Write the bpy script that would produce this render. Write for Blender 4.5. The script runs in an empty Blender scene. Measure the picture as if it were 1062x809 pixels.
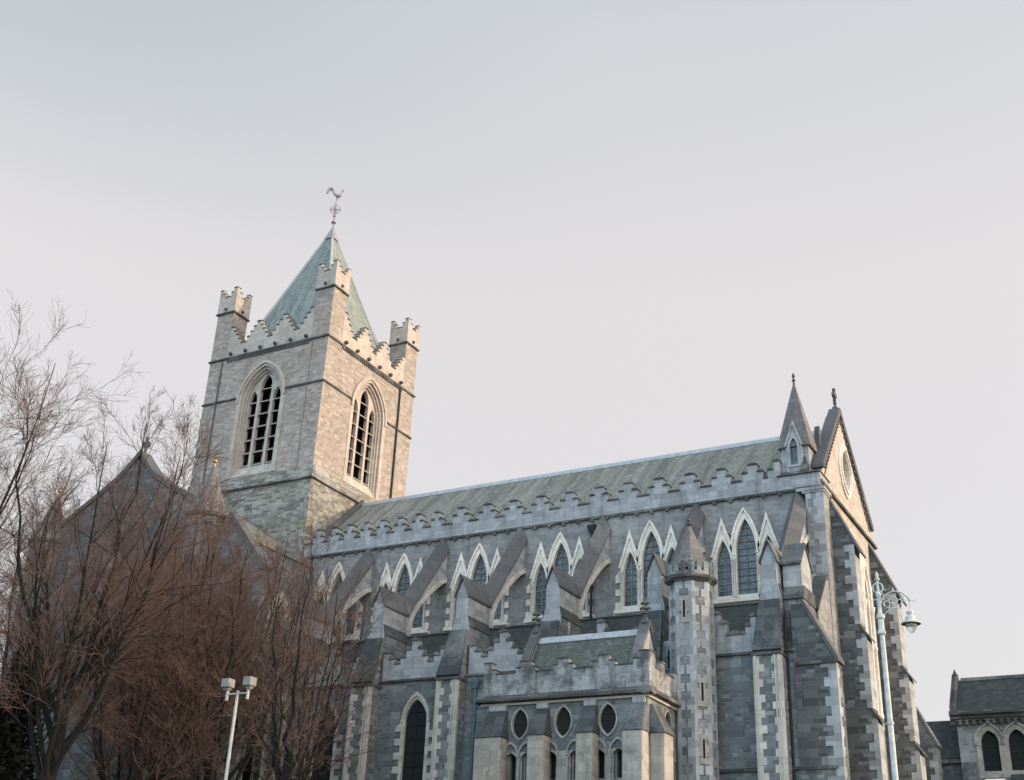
import bpy, bmesh, math, random
import numpy as np
from mathutils import Vector, Matrix
from mathutils.geometry import tessellate_polygon

random.seed(7)
R_ = math.radians
S = bpy.context.scene
COL = S.collection

# ------------------------------------------------------------------ camera
cam = bpy.data.cameras.new("camera")
cam_ob = bpy.data.objects.new("camera", cam)
COL.objects.link(cam_ob)
CR = (0.8782859836845882, 0.47638641396233106, 0.04086215186826961)
CD = (-0.17360068790589617, 0.39734933507697195, -0.9010972794723596)
CF = (-0.4455070504737211, 0.7843274128232409, 0.4316873607973791)
m = Matrix(((CR[0], -CD[0], -CF[0], 0), (CR[1], -CD[1], -CF[1], 0), (CR[2], -CD[2], -CF[2], 1.6), (0, 0, 0, 1)))
cam_ob.matrix_world = m
cam.sensor_width = 36.0
cam.sensor_fit = 'HORIZONTAL'
cam.lens = 36.0 * 1252.81 / 1062.0
cam.clip_start = 0.1
cam.clip_end = 3000
S.camera = cam_ob

# ------------------------------------------------------------------ light
SUN_EL, SUN_AZ = R_(13), R_(21)          # azimuth measured from +X towards +Y
SKY_PALE = (0.715, 0.705, 0.715)
sun = bpy.data.lights.new("sun", 'SUN')
sun.energy = 3.1
sun.color = (1.0, 0.73, 0.50)
sun.angle = R_(0.6)
sun_ob = bpy.data.objects.new("sun", sun)
COL.objects.link(sun_ob)
sv = Vector((math.cos(SUN_EL) * math.cos(SUN_AZ), math.cos(SUN_EL) * math.sin(SUN_AZ), math.sin(SUN_EL)))
sun_ob.rotation_euler = sv.to_track_quat('Z', 'Y').to_euler()
sun_ob.location = sv * 200

W = bpy.data.worlds.new("World")
S.world = W
W.use_nodes = True
nt = W.node_tree
nt.nodes.clear()
def wn(t, **k):
    n = nt.nodes.new(t)
    for a, b in k.items():
        setattr(n, a, b)
    return n
out = wn('ShaderNodeOutputWorld')
sky = wn('ShaderNodeTexSky')
sky.sky_type = 'NISHITA'
sky.sun_disc = False
sky.sun_elevation = SUN_EL
sky.sun_rotation = math.pi / 2 - SUN_AZ
sky.dust_density = 3.0
bg1 = wn('ShaderNodeBackground')
bg1.inputs['Strength'].default_value = 0.05
nt.links.new(sky.outputs[0], bg1.inputs['Color'])
# thin bright haze over the whole dome: warmer low down, bluer overhead and on the side away from the sun
tc = wn('ShaderNodeTexCoord')
sp = wn('ShaderNodeSeparateXYZ')
nt.links.new(tc.outputs['Generated'], sp.inputs[0])
ra = wn('ShaderNodeMapRange'); ra.inputs['From Min'].default_value = 0.12; ra.inputs['From Max'].default_value = 0.72
nt.links.new(sp.outputs['Z'], ra.inputs['Value'])
rp = wn('ShaderNodeValToRGB')
nt.links.new(ra.outputs[0], rp.inputs[0])
e = rp.color_ramp.elements
e[0].position = 0.0; e[0].color = (0.68, 0.65, 0.64, 1)
e[1].position = 1.0; e[1].color = (0.53, 0.555, 0.575, 1)
for ps, cl in ((0.4, (0.70, 0.66, 0.645)), (0.63, (0.725, 0.675, 0.655)), (0.93, (0.605, 0.61, 0.61))):
    k = rp.color_ramp.elements.new(ps); k.color = (*cl, 1)
# the sky deepens high up on the side away from the sun
lx = wn('ShaderNodeMapRange'); lx.interpolation_type = 'SMOOTHSTEP'
lx.inputs['From Min'].default_value = -0.28; lx.inputs['From Max'].default_value = -0.75
nt.links.new(sp.outputs['X'], lx.inputs['Value'])
lz = wn('ShaderNodeMapRange'); lz.interpolation_type = 'SMOOTHSTEP'
lz.inputs['From Min'].default_value = 0.46; lz.inputs['From Max'].default_value = 0.74
nt.links.new(sp.outputs['Z'], lz.inputs['Value'])
lm = wn('ShaderNodeMath', operation='MULTIPLY')
nt.links.new(lx.outputs[0], lm.inputs[0]); nt.links.new(lz.outputs[0], lm.inputs[1])
ml = wn('ShaderNodeMix', data_type='RGBA')
nt.links.new(lm.outputs[0], ml.inputs['Factor'])
nt.links.new(rp.outputs[0], ml.inputs['A'])
ml.inputs['B'].default_value = (0.43, 0.48, 0.50, 1)
# brighter unseen sky added behind the camera as fill for the shaded front
rb = wn('ShaderNodeMapRange'); rb.interpolation_type = 'SMOOTHSTEP'
rb.inputs['From Min'].default_value = 0.15; rb.inputs['From Max'].default_value = -0.75
rb.inputs['To Min'].default_value = 0.0; rb.inputs['To Max'].default_value = 1.0
nt.links.new(sp.outputs['Y'], rb.inputs['Value'])
mx = wn('ShaderNodeMix', data_type='RGBA')
nt.links.new(rb.outputs[0], mx.inputs['Factor'])
nt.links.new(ml.outputs['Result'], mx.inputs['A'])
mx.inputs['B'].default_value = (1.22, 1.60, 1.94, 1)
# glow of the low sun, to the right of the view
rg_ = wn('ShaderNodeMapRange'); rg_.interpolation_type = 'SMOOTHSTEP'
rg_.inputs['From Min'].default_value = 0.12; rg_.inputs['From Max'].default_value = 1.0
nt.links.new(sp.outputs['X'], rg_.inputs['Value'])
mg = wn('ShaderNodeMix', data_type='RGBA')
nt.links.new(rg_.outputs[0], mg.inputs['Factor'])
nt.links.new(mx.outputs['Result'], mg.inputs['A'])
mg.inputs['B'].default_value = (2.55, 2.25, 2.0, 1)
mx = mg
bg2 = wn('ShaderNodeBackground')
bg2.inputs['Strength'].default_value = 1.0
nt.links.new(mx.outputs['Result'], bg2.inputs['Color'])
ad = wn('ShaderNodeAddShader')
nt.links.new(bg1.outputs[0], ad.inputs[0]); nt.links.new(bg2.outputs[0], ad.inputs[1])
nt.links.new(ad.outputs[0], out.inputs['Surface'])

S.view_settings.view_transform = 'Standard'
S.view_settings.look = 'None'
S.view_settings.exposure = 0.0
S.view_settings.gamma = 1.0
S.view_settings.use_curve_mapping = False
S.render.engine = 'CYCLES'
S.cycles.max_bounces = 5
S.cycles.diffuse_bounces = 3

# ------------------------------------------------------------------ node helper
class NG:
    def __init__(self, name):
        self.mat = bpy.data.materials.new(name)
        self.mat.use_nodes = True
        self.t = self.mat.node_tree
        self.t.nodes.clear()
        self.out = self.n('ShaderNodeOutputMaterial')
        self.bsdf = self.n('ShaderNodeBsdfPrincipled')
        self.t.links.new(self.bsdf.outputs[0], self.out.inputs['Surface'])
        self.bsdf.inputs['Specular IOR Level'].default_value = 0.25
    def n(self, t, **k):
        x = self.t.nodes.new(t)
        for a, b in k.items():
            setattr(x, a, b)
        return x
    def put(self, sock, v):
        if isinstance(v, bpy.types.NodeSocket):
            self.t.links.new(v, sock)
        elif isinstance(v, (int, float)):
            sock.default_value = v
        else:
            sock.default_value = tuple(v) if len(v) != 3 or sock.type != 'RGBA' else (*v, 1)
    def m(self, op, a, b=None, c=None, clamp=False):
        x = self.n('ShaderNodeMath', operation=op)
        x.use_clamp = clamp
        self.put(x.inputs[0], a)
        if b is not None: self.put(x.inputs[1], b)
        if c is not None: self.put(x.inputs[2], c)
        return x.outputs[0]
    def comb(self, x, y, z):
        n = self.n('ShaderNodeCombineXYZ')
        self.put(n.inputs[0], x); self.put(n.inputs[1], y); self.put(n.inputs[2], z)
        return n.outputs[0]
    def white(self, v):
        n = self.n('ShaderNodeTexWhiteNoise', noise_dimensions='3D')
        self.put(n.inputs['Vector'], v)
        return n.outputs['Value']
    def noise(self, v, scale, detail=3, rough=0.55):
        n = self.n('ShaderNodeTexNoise')
        self.put(n.inputs['Vector'], v)
        n.inputs['Scale'].default_value = scale
        n.inputs['Detail'].default_value = detail
        n.inputs['Roughness'].default_value = rough
        return n.outputs[0]
    def ramp(self, f, stops, interp='LINEAR'):
        n = self.n('ShaderNodeValToRGB')
        n.color_ramp.interpolation = interp
        self.put(n.inputs[0], f)
        el = n.color_ramp.elements
        while len(el) < len(stops): el.new(0.5)
        for q, (p, c) in zip(el, stops):
            q.position = p; q.color = (*c, 1)
        return n.outputs[0]
    def rng(self, v, a, b, c=0.0, d=1.0, smooth=False):
        n = self.n('ShaderNodeMapRange')
        if smooth: n.interpolation_type = 'SMOOTHSTEP'
        self.put(n.inputs['Value'], v)
        n.inputs['From Min'].default_value = a; n.inputs['From Max'].default_value = b
        n.inputs['To Min'].default_value = c; n.inputs['To Max'].default_value = d
        return n.outputs[0]
    def mix(self, f, a, b, mode='MIX'):
        n = self.n('ShaderNodeMix', data_type='RGBA', blend_type=mode)
        self.put(n.inputs['Factor'], f); self.put(n.inputs['A'], a); self.put(n.inputs['B'], b)
        return n.outputs['Result']
    def uv(self):
        """distance along the face, distance up the face, and the raw position"""
        g = self.n('ShaderNodeNewGeometry')
        p = self.n('ShaderNodeSeparateXYZ'); self.put(p.inputs[0], g.outputs['Position'])
        q = self.n('ShaderNodeSeparateXYZ'); self.put(q.inputs[0], g.outputs['True Normal'])
        nh = self.m('MAXIMUM', self.m('SQRT', self.m('ADD', self.m('MULTIPLY', q.outputs[0], q.outputs[0]), self.m('MULTIPLY', q.outputs[1], q.outputs[1]))), 0.15)
        u = self.m('DIVIDE', self.m('SUBTRACT', self.m('MULTIPLY', p.outputs[1], q.outputs[0]), self.m('MULTIPLY', p.outputs[0], q.outputs[1])), nh)
        v = self.m('DIVIDE', p.outputs[2], nh)
        self.pos = g.outputs['Position']
        self.px, self.py, self.pz = p.outputs
        return u, v
    def bump(self, h, strength, dist=0.02):
        b = self.n('ShaderNodeBump')
        b.inputs['Strength'].default_value = strength
        b.inputs['Distance'].default_value = dist
        self.put(b.inputs['Height'], h)
        self.t.links.new(b.outputs[0], self.bsdf.inputs['Normal'])
    def done(self, col, rough=0.9):
        self.put(self.bsdf.inputs['Base Color'], col)
        self.put(self.bsdf.inputs['Roughness'], rough)
        return self.mat

def masonry(name, stops, bw, bh, mort, mw=0.012, grime=(0.25, (0.10, 0.105, 0.10)), streak=0.0, patch=None, warp=0.35, rough_bump=0.6, tone=0.2, dirt=0.35, bloom=0.28, big_stones=0.0):
    g = NG(name)
    u, v = g.uv()
    n1 = g.noise(g.comb(0, 0, v), 0.9, 1)
    vv = g.m('DIVIDE', g.m('ADD', v, g.m('MULTIPLY', n1, bh * 2.2 * warp)), bh)
    row = g.m('FLOOR', vv)
    fv = g.m('SUBTRACT', vv, row)
    rr = g.white(g.comb(row, 3.7, 1.3))
    uu = g.m('ADD', g.m('MULTIPLY', g.m('DIVIDE', u, bw), g.m('MULTIPLY_ADD', rr, 0.7, 0.65)), g.m('MULTIPLY', rr, 37.0))
    wob = g.noise(g.comb(uu, g.m('MULTIPLY', row, 7.13), 0), 0.55, 0)
    uu = g.m('ADD', uu, g.m('MULTIPLY', wob, 2.2 * warp + 0.2))
    colm = g.m('FLOOR', uu)
    fu = g.m('SUBTRACT', uu, colm)
    cell = g.white(g.comb(colm, row, 0.5))
    cell2 = g.white(g.comb(colm, row, 9.5))
    du = g.m('MULTIPLY', g.m('MINIMUM', fu, g.m('SUBTRACT', 1.0, fu)), bw)
    dv = g.m('MULTIPLY', g.m('MINIMUM', fv, g.m('SUBTRACT', 1.0, fv)), bh)
    if big_stones > 0:          # here and there one big stone takes the height of two courses
        v2 = g.m('MULTIPLY', vv, 0.5); row2 = g.m('FLOOR', v2); f2 = g.m('SUBTRACT', v2, row2)
        r2 = g.white(g.comb(row2, 8.1, 2.2))
        u2 = g.m('ADD', g.m('MULTIPLY', g.m('DIVIDE', u, bw * 1.25), g.m('MULTIPLY_ADD', r2, 0.6, 0.7)), g.m('MULTIPLY', r2, 53.0))
        c2 = g.m('FLOOR', u2); fu2 = g.m('SUBTRACT', u2, c2)
        pick = g.m('LESS_THAN', g.white(g.comb(c2, row2, 5.5)), big_stones)
        du2 = g.m('MULTIPLY', g.m('MINIMUM', fu2, g.m('SUBTRACT', 1.0, fu2)), bw * 1.25)
        dv2 = g.m('MULTIPLY', g.m('MINIMUM', f2, g.m('SUBTRACT', 1.0, f2)), bh * 2)
        def sel(a, b): return g.m('ADD', a, g.m('MULTIPLY', pick, g.m('SUBTRACT', b, a)))
        cell = sel(cell, g.white(g.comb(c2, row2, 6.5))); cell2 = sel(cell2, g.white(g.comb(c2, row2, 7.5)))
        du = sel(du, du2); dv = sel(dv, dv2)
    base = g.ramp(cell, stops)
    # mortar
    jit = g.noise(g.pos, 9.0, 2)
    d = g.m('ADD', g.m('MINIMUM', du, dv), g.m('MULTIPLY', g.m('SUBTRACT', jit, 0.5), mw * 2.4))
    mm = g.rng(d, mw * 0.4, mw * 1.2, 1.0, 0.0)
    fine = g.noise(g.pos, 14.0, 5, 0.7)
    med = g.noise(g.pos, 2.6, 4, 0.6)
    big = g.noise(g.pos, 0.33, 4, 0.6)
    c = g.mix(g.m('MULTIPLY', g.rng(fine, 0.3, 0.7), tone * 2), base, (0.06, 0.062, 0.062), 'MIX')
    c = g.mix(mm, c, mort)
    c = g.mix(g.m('MULTIPLY', g.rng(med, 0.55, 0.75), dirt), c, (0.10, 0.10, 0.095))
    # lighter lime-washed / lichen bloom patches
    c = g.mix(g.m('MULTIPLY', g.rng(g.m('ADD', big, g.m('MULTIPLY', g.m('SUBTRACT', fine, 0.5), 0.4)), 0.55, 0.72), bloom), c, (0.52, 0.53, 0.52))
    ga, gc = grime
    c = g.mix(g.m('MULTIPLY', g.rng(g.noise(g.pos, 0.55, 5, 0.65), 0.52, 0.72), ga), c, gc)
    if streak > 0:
        sn = g.noise(g.comb(g.m('MULTIPLY', u, 2.6), g.m('MULTIPLY', v, 0.28), 4.0), 1.0, 4, 0.65)
        sk = g.rng(sn, 0.50 if streak < 0.9 else 0.40, 0.70 if streak < 0.9 else 0.60)
        c = g.mix(g.m('MULTIPLY', sk, streak), c, (0.065, 0.07, 0.068))
    if patch:
        amt, pc, thr, sc = patch
        c = g.mix(g.m('MULTIPLY', g.rng(g.noise(g.pos, sc, 4, 0.6), thr, thr + 0.14), amt), c, pc)
    h = g.m('ADD', g.m('MULTIPLY', g.m('SUBTRACT', 1.0, mm), 1.0), g.m('ADD', g.m('MULTIPLY', cell2, 0.7), g.m('MULTIPLY', fine, 0.9)))
    g.bump(h, rough_bump, 0.022)
    return g.done(c, 0.92)

def gr(v, t=(1, 1, 1)): return (v * t[0], v * t[1], v * t[2])
M = {}
CW = (0.955, 1.0, 1.045)
M['rubble'] = masonry('grey coursed rubble stone', [(0.0, (.11, .125, .135)), (.3, (.165, .185, .196)), (.75, (.215, .238, .248)), (1.0, (.31, .33, .34))], 0.36, 0.14, (0.25, 0.26, 0.26), 0.010, streak=0.25, big_stones=0.42)
M['rubble_dark'] = masonry('dark weathered and shaded rubble stone', [(0.0, (.06, .066, .07)), (.4, (.095, .104, .11)), (.8, (.14, .152, .158)), (1.0, (.24, .25, .255))], 0.38, 0.145, (0.15, 0.155, 0.155), 0.010, streak=0.3, big_stones=0.42)
M['rubble_shade'] = masonry('tree-shaded rubble stone', [(0.0, (.035, .042, .045)), (.4, (.055, .065, .07)), (.8, (.08, .092, .097)), (1.0, (.15, .165, .17))], 0.38, 0.145, (0.09, 0.10, 0.105), 0.010, streak=0.3, big_stones=0.42, bloom=0.08)  # rubble with the shade under the trees painted into its colour
M['clere'] = masonry('pale grey squared stone', [(0.0, (.225, .228, .23)), (.4, (.285, .288, .29)), (1.0, (.36, .36, .36))], 0.34, 0.125, (0.30, 0.305, 0.31), 0.007, streak=0.38, rough_bump=0.45, big_stones=0.2)
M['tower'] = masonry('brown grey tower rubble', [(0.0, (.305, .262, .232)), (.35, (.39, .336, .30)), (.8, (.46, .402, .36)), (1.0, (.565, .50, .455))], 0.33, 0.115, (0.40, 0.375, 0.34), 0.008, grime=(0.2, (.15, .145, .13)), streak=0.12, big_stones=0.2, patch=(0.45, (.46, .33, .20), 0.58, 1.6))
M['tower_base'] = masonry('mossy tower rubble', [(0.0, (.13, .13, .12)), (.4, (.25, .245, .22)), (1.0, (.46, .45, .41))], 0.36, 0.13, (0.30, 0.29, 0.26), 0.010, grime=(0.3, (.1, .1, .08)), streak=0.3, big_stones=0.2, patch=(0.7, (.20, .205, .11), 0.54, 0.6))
M['ashlar'] = masonry('smooth pale ashlar', [(0.0, gr(.32, CW)), (.5, gr(.40, CW)), (1.0, gr(.48, CW))], 0.55, 0.26, (0.25, 0.26, 0.265), 0.007, streak=0.45, rough_bump=0.35, tone=0.14)
M['ashlar_stain'] = masonry('stained ashlar', [(0.0, gr(.34, CW)), (.5, gr(.40, CW)), (1.0, gr(.46, CW))], 0.62, 0.32, (0.2, 0.2, 0.2), 0.008, grime=(0.8, (.07, .075, .075)), streak=0.85, rough_bump=0.4, tone=0.2, patch=(0.75, (.06, .065, .064), 0.47, 1.3))
M['ashlar_warm'] = masonry('warm tower ashlar', [(0.0, (.49, .435, .385)), (.5, (.55, .49, .44)), (1.0, (.615, .55, .495))], 0.50, 0.22, (0.42, 0.385, 0.34), 0.006, streak=0.22, rough_bump=0.3)
M['porch_pier'] = masonry('buff porch ashlar', [(0.0, (.34, .325, .29)), (.5, (.41, .39, .35)), (1.0, (.48, .455, .405))], 0.55, 0.27, (0.40, 0.35, 0.27), 0.008, streak=0.3, rough_bump=0.5, tone=0.16, patch=(0.6, (.17, .155, .13), 0.55, 2.0))
M['cream'] = masonry('cream limestone dressing', [(0.0, (.70, .65, .57)), (.5, (.79, .74, .66)), (1.0, (.86, .81, .74))], 0.4, 0.28, (0.45, 0.41, 0.35), 0.005, grime=(0.22, (.34, .31, .26)), streak=0.12, rough_bump=0.25, tone=0.05, dirt=0.10, bloom=0.0)
M['quoin'] = masonry('pale granite quoin', [(0.0, gr(.28, CW)), (.5, gr(.40, CW)), (1.0, gr(.50, CW))], 2.0, 0.30, (0.36, 0.36, 0.36), 0.006, streak=0.2, rough_bump=0.35, tone=0.14, dirt=0.25, bloom=0.0)
M['quoin_cream'] = masonry('cream quoin stone', [(0.0, (.48, .46, .42)), (.5, (.58, .555, .505)), (1.0, (.68, .65, .595))], 2.0, 0.28, (0.42, 0.39, 0.34), 0.006, streak=0.12, rough_bump=0.35, tone=0.10, dirt=0.18, bloom=0.0)
M['weather'] = masonry('dark wet weathering slab', [(0.0, (.045, .053, .058)), (.5, (.066, .076, .082)), (1.0, (.10, .11, .115))], 0.55, 0.34, (0.035, 0.04, 0.042), 0.006, grime=(0.35, (.03, .04, .036)), streak=0.3, rough_bump=0.3, patch=(0.35, (.16, .17, .17), 0.6, 2.2))
M['coping'] = masonry('brown grey coping stone', [(0.0, (.095, .10, .108)), (.5, (.108, .113, .121)), (1.0, (.128, .132, .139))], 1.1, 0.5, (0.07, 0.07, 0.072), 0.008, streak=0.35, rough_bump=0.35, tone=0.2)
M['cone'] = masonry('grey cone stone', [(0.0, (.16, .155, .155)), (.5, (.20, .193, .19)), (1.0, (.25, .24, .235))], 0.5, 0.22, (0.11, 0.11, 0.11), 0.008, streak=0.35, rough_bump=0.4, tone=0.2)
M['coping_dark'] = masonry('dark lichened coping', [(0.0, (.055, .058, .06)), (.6, (.09, .092, .094)), (1.0, (.19, .185, .175))], 0.5, 0.3, (0.05, 0.05, 0.05), 0.005, streak=0.2, rough_bump=0.35)

def slate(name, stops, bw, bh, streakcol, amt, moss=None, dark_amt=0.45):
    g = NG(name)
    u, v = g.uv()
    vv = g.m('DIVIDE', v, bh)
    row = g.m('FLOOR', vv); fv = g.m('SUBTRACT', vv, row)
    uu = g.m('ADD', g.m('DIVIDE', u, bw), g.m('MULTIPLY', g.m('MODULO', row, 2.0), 0.5))
    cm = g.m('FLOOR', uu); fu = g.m('SUBTRACT', uu, cm)
    cell = g.white(g.comb(cm, row, 2.0))
    c = g.ramp(cell, stops)
    u = g.m('ADD', u, g.m('MULTIPLY', g.noise(g.pos, 1.3, 3), 0.55))
    sn = g.noise(g.comb(g.m('MULTIPLY', u, 2.1), g.m('MULTIPLY', v, 0.10), 1.0), 1.0, 5, 0.7)
    c = g.mix(g.m('MULTIPLY', g.rng(sn, 0.42, 0.62), amt), c, streakcol)
    sn2 = g.noise(g.comb(g.m('MULTIPLY', u, 3.6), g.m('MULTIPLY', v, 0.16), 7.0), 1.0, 5, 0.7)
    c = g.mix(g.m('MULTIPLY', g.rng(sn2, 0.47, 0.62), dark_amt), c, (.07, .075, .06))
    if moss:
        c = g.mix(g.m('MULTIPLY', g.rng(g.noise(g.pos, 0.8, 5, 0.65), 0.45, 0.7), moss[0]), c, moss[1])
    edge = g.m('MINIMUM', g.m('MULTIPLY', fv, bh), g.m('MULTIPLY', g.m('MINIMUM', fu, g.m('SUBTRACT', 1.0, fu)), bw))
    em = g.rng(edge, 0.004, 0.018, 1.0, 0.0)
    c = g.mix(g.m('MULTIPLY', em, 0.55), c, (.03, .033, .03))
    h = g.m('ADD', g.m('MULTIPLY', g.m('SUBTRACT', 1.0, fv), 1.0), g.m('ADD', g.m('MULTIPLY', cell, 0.5), g.m('MULTIPLY', em, -0.5)))
    g.bump(h, 0.5, 0.02)
    return g.done(c, 0.75)
M['slate_nave'] = slate('mossy grey nave slate', [(0, (.13, .138, .13)), (.6, (.17, .178, .167)), (1, (.215, .222, .21))], 0.3, 0.22, (.30, .295, .265), 0.7, (0.4, (.12, .125, .085)), 0.6)
M['slate_spire'] = slate('green grey spire slate', [(0, (.17, .198, .198)), (.6, (.21, .243, .241)), (1, (.27, .298, .292))], 0.28, 0.2, (.34, .38, .36), 0.5, (0.3, (.20, .25, .21)))
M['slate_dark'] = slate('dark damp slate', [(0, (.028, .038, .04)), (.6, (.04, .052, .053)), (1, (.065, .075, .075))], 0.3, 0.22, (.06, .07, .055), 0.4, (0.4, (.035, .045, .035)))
M['slate_porch'] = slate('scalloped green slate', [(0, (.075, .09, .09)), (.6, (.105, .122, .12)), (1, (.155, .17, .168))], 0.17, 0.13, (.09, .10, .08), 0.5, (0.4, (.08, .095, .075)))
M['slate_hall'] = slate('dark tile of the hall', [(0, (.025, .035, .037)), (.6, (.038, .048, .05)), (1, (.055, .065, .065))], 0.26, 0.2, (.05, .055, .05), 0.3)

def plain(name, col, rough=0.6, metal=0.0, var=0.15, scale=6.0, col2=None, bump=0.15):
    g = NG(name)
    g.uv()
    n = g.noise(g.pos, scale, 4, 0.6)
    c = g.mix(g.rng(n, 0.35, 0.7), col, col2 or gr(1 - var * 2, col))
    g.bump(n, bump, 0.01)
    g.bsdf.inputs['Metallic'].default_value = metal
    return g.done(c, rough)
M['lead'] = plain('weathered sheet lead', (.40, .43, .455), 0.6, col2=(.27, .30, .32), scale=3)
M['lead_blue'] = plain('pale lead hip', (.40, .44, .45), 0.55, col2=(.31, .35, .36))
M['iron'] = plain('dark iron', (.03, .03, .035), 0.5, 0.3)
M['pipe'] = plain('blue grey painted pipe', (.10, .16, .19), 0.5, col2=(.07, .11, .13))
M['white_paint'] = plain('white painted metal', (.60, .625, .61), 0.45, col2=(.38, .40, .385), scale=7)
M['grey_paint'] = plain('grey painted steel', (.25, .25, .235), 0.6, col2=(.18, .18, .175))
M['dark_paint'] = plain('dark lamp underside', (.03, .03, .04), 0.45)
M['gilt'] = plain('gilded metal', (.55, .36, .14), 0.4, 0.6)
M['bronze'] = plain('purple grey metal', (.34, .30, .35), 0.5, 0.1)
M['louvre'] = plain('pale stone louvre', (.34, .32, .29), 0.9, col2=(.2, .19, .17))
M['dark'] = plain('dark interior', (.012, .013, .014), 0.95)
M['mesh'] = plain('dark window guard mesh', (.014, .018, .019), 0.85, scale=20, col2=(.022, .027, .028))
M['bar'] = plain('rusty saddle bar', (.22, .15, .12), 0.7, col2=(.14, .12, .11))
M['bar_pale'] = plain('pale window bar', (.30, .27, .24), 0.7, col2=(.2, .18, .16))
M['bark'] = plain('dark bark', (.016, .0145, .0135), 0.95, scale=12, col2=(.009, .0085, .008), bump=0.6)
M['twig'] = plain('reddish brown twig', (.17, .115, .10), 0.85, scale=1.5, col2=(.105, .075, .067))
M['needle'] = plain('dark evergreen foliage', (.017, .018, .014), 0.85, scale=3, col2=(.009, .010, .009))

def glassmat():
    g = NG('leaded window glass')
    u, v = g.uv()
    a = g.m('FLOOR', g.m('MULTIPLY', g.m('ADD', u, v), 6.5)); b = g.m('FLOOR', g.m('MULTIPLY', g.m('SUBTRACT', u, v), 6.5))
    fa = g.m('FRACT', g.m('MULTIPLY', g.m('ADD', u, v), 6.5)); fb = g.m('FRACT', g.m('MULTIPLY', g.m('SUBTRACT', u, v), 6.5))
    r = g.white(g.comb(a, b, 1))
    c = g.ramp(r, [(0, (.03, .055, .07)), (.5, (.055, .10, .12)), (.8, (.085, .14, .165)), (1, (.14, .17, .18))])
    c = g.mix(g.m('MULTIPLY', g.rng(g.noise(g.pos, 1.1, 3, 0.6), 0.48, 0.66), 0.55), c, (.17, .22, .245))  # pale blue patches paint sky reflections into the pane colour
    e = g.m('MINIMUM', g.m('MINIMUM', fa, g.m('SUBTRACT', 1.0, fa)), g.m('MINIMUM', fb, g.m('SUBTRACT', 1.0, fb)))
    c = g.mix(g.rng(e, 0.04, 0.10, 1, 0), c, (.03, .035, .035))
    g.bump(g.m('ADD', r, g.m('MULTIPLY', g.noise(g.pos, 5.0, 2), 2.0)), 0.5, 0.02)
    g.bsdf.inputs['Specular IOR Level'].default_value = 0.6
    return g.done(c, 0.28)
M['glass'] = glassmat()
def clearglass():
    g = NG('lamp bowl glass')
    g.uv()
    g.bsdf.inputs['Transmission Weight'].default_value = 0.85
    g.bsdf.inputs['IOR'].default_value = 1.1
    return g.done((.93, .95, .95), 0.35)
M['bowl'] = clearglass()
def ground(name, a, b, sc):
    g = NG(name); g.uv()
    n = g.noise(g.pos, sc, 6, 0.7)
    g.bump(n, 0.4, 0.02)
    return g.done(g.mix(g.rng(n, 0.35, 0.65), a, b), 0.95)
M['asphalt'] = ground('asphalt', (.045, .046, .048), (.06, .06, .062), 8)
M['grass'] = ground('short lawn', (.05, .07, .03), (.08, .09, .04), 5)
M['paving'] = ground('concrete paving', (.28, .275, .27), (.22, .215, .21), 3)

# ------------------------------------------------------------------ mesh helper
def P3(pl, u, v, w):
    return (u, w, v) if pl == 'Y' else ((w, u, v) if pl == 'X' else (u, v, w))

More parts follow.
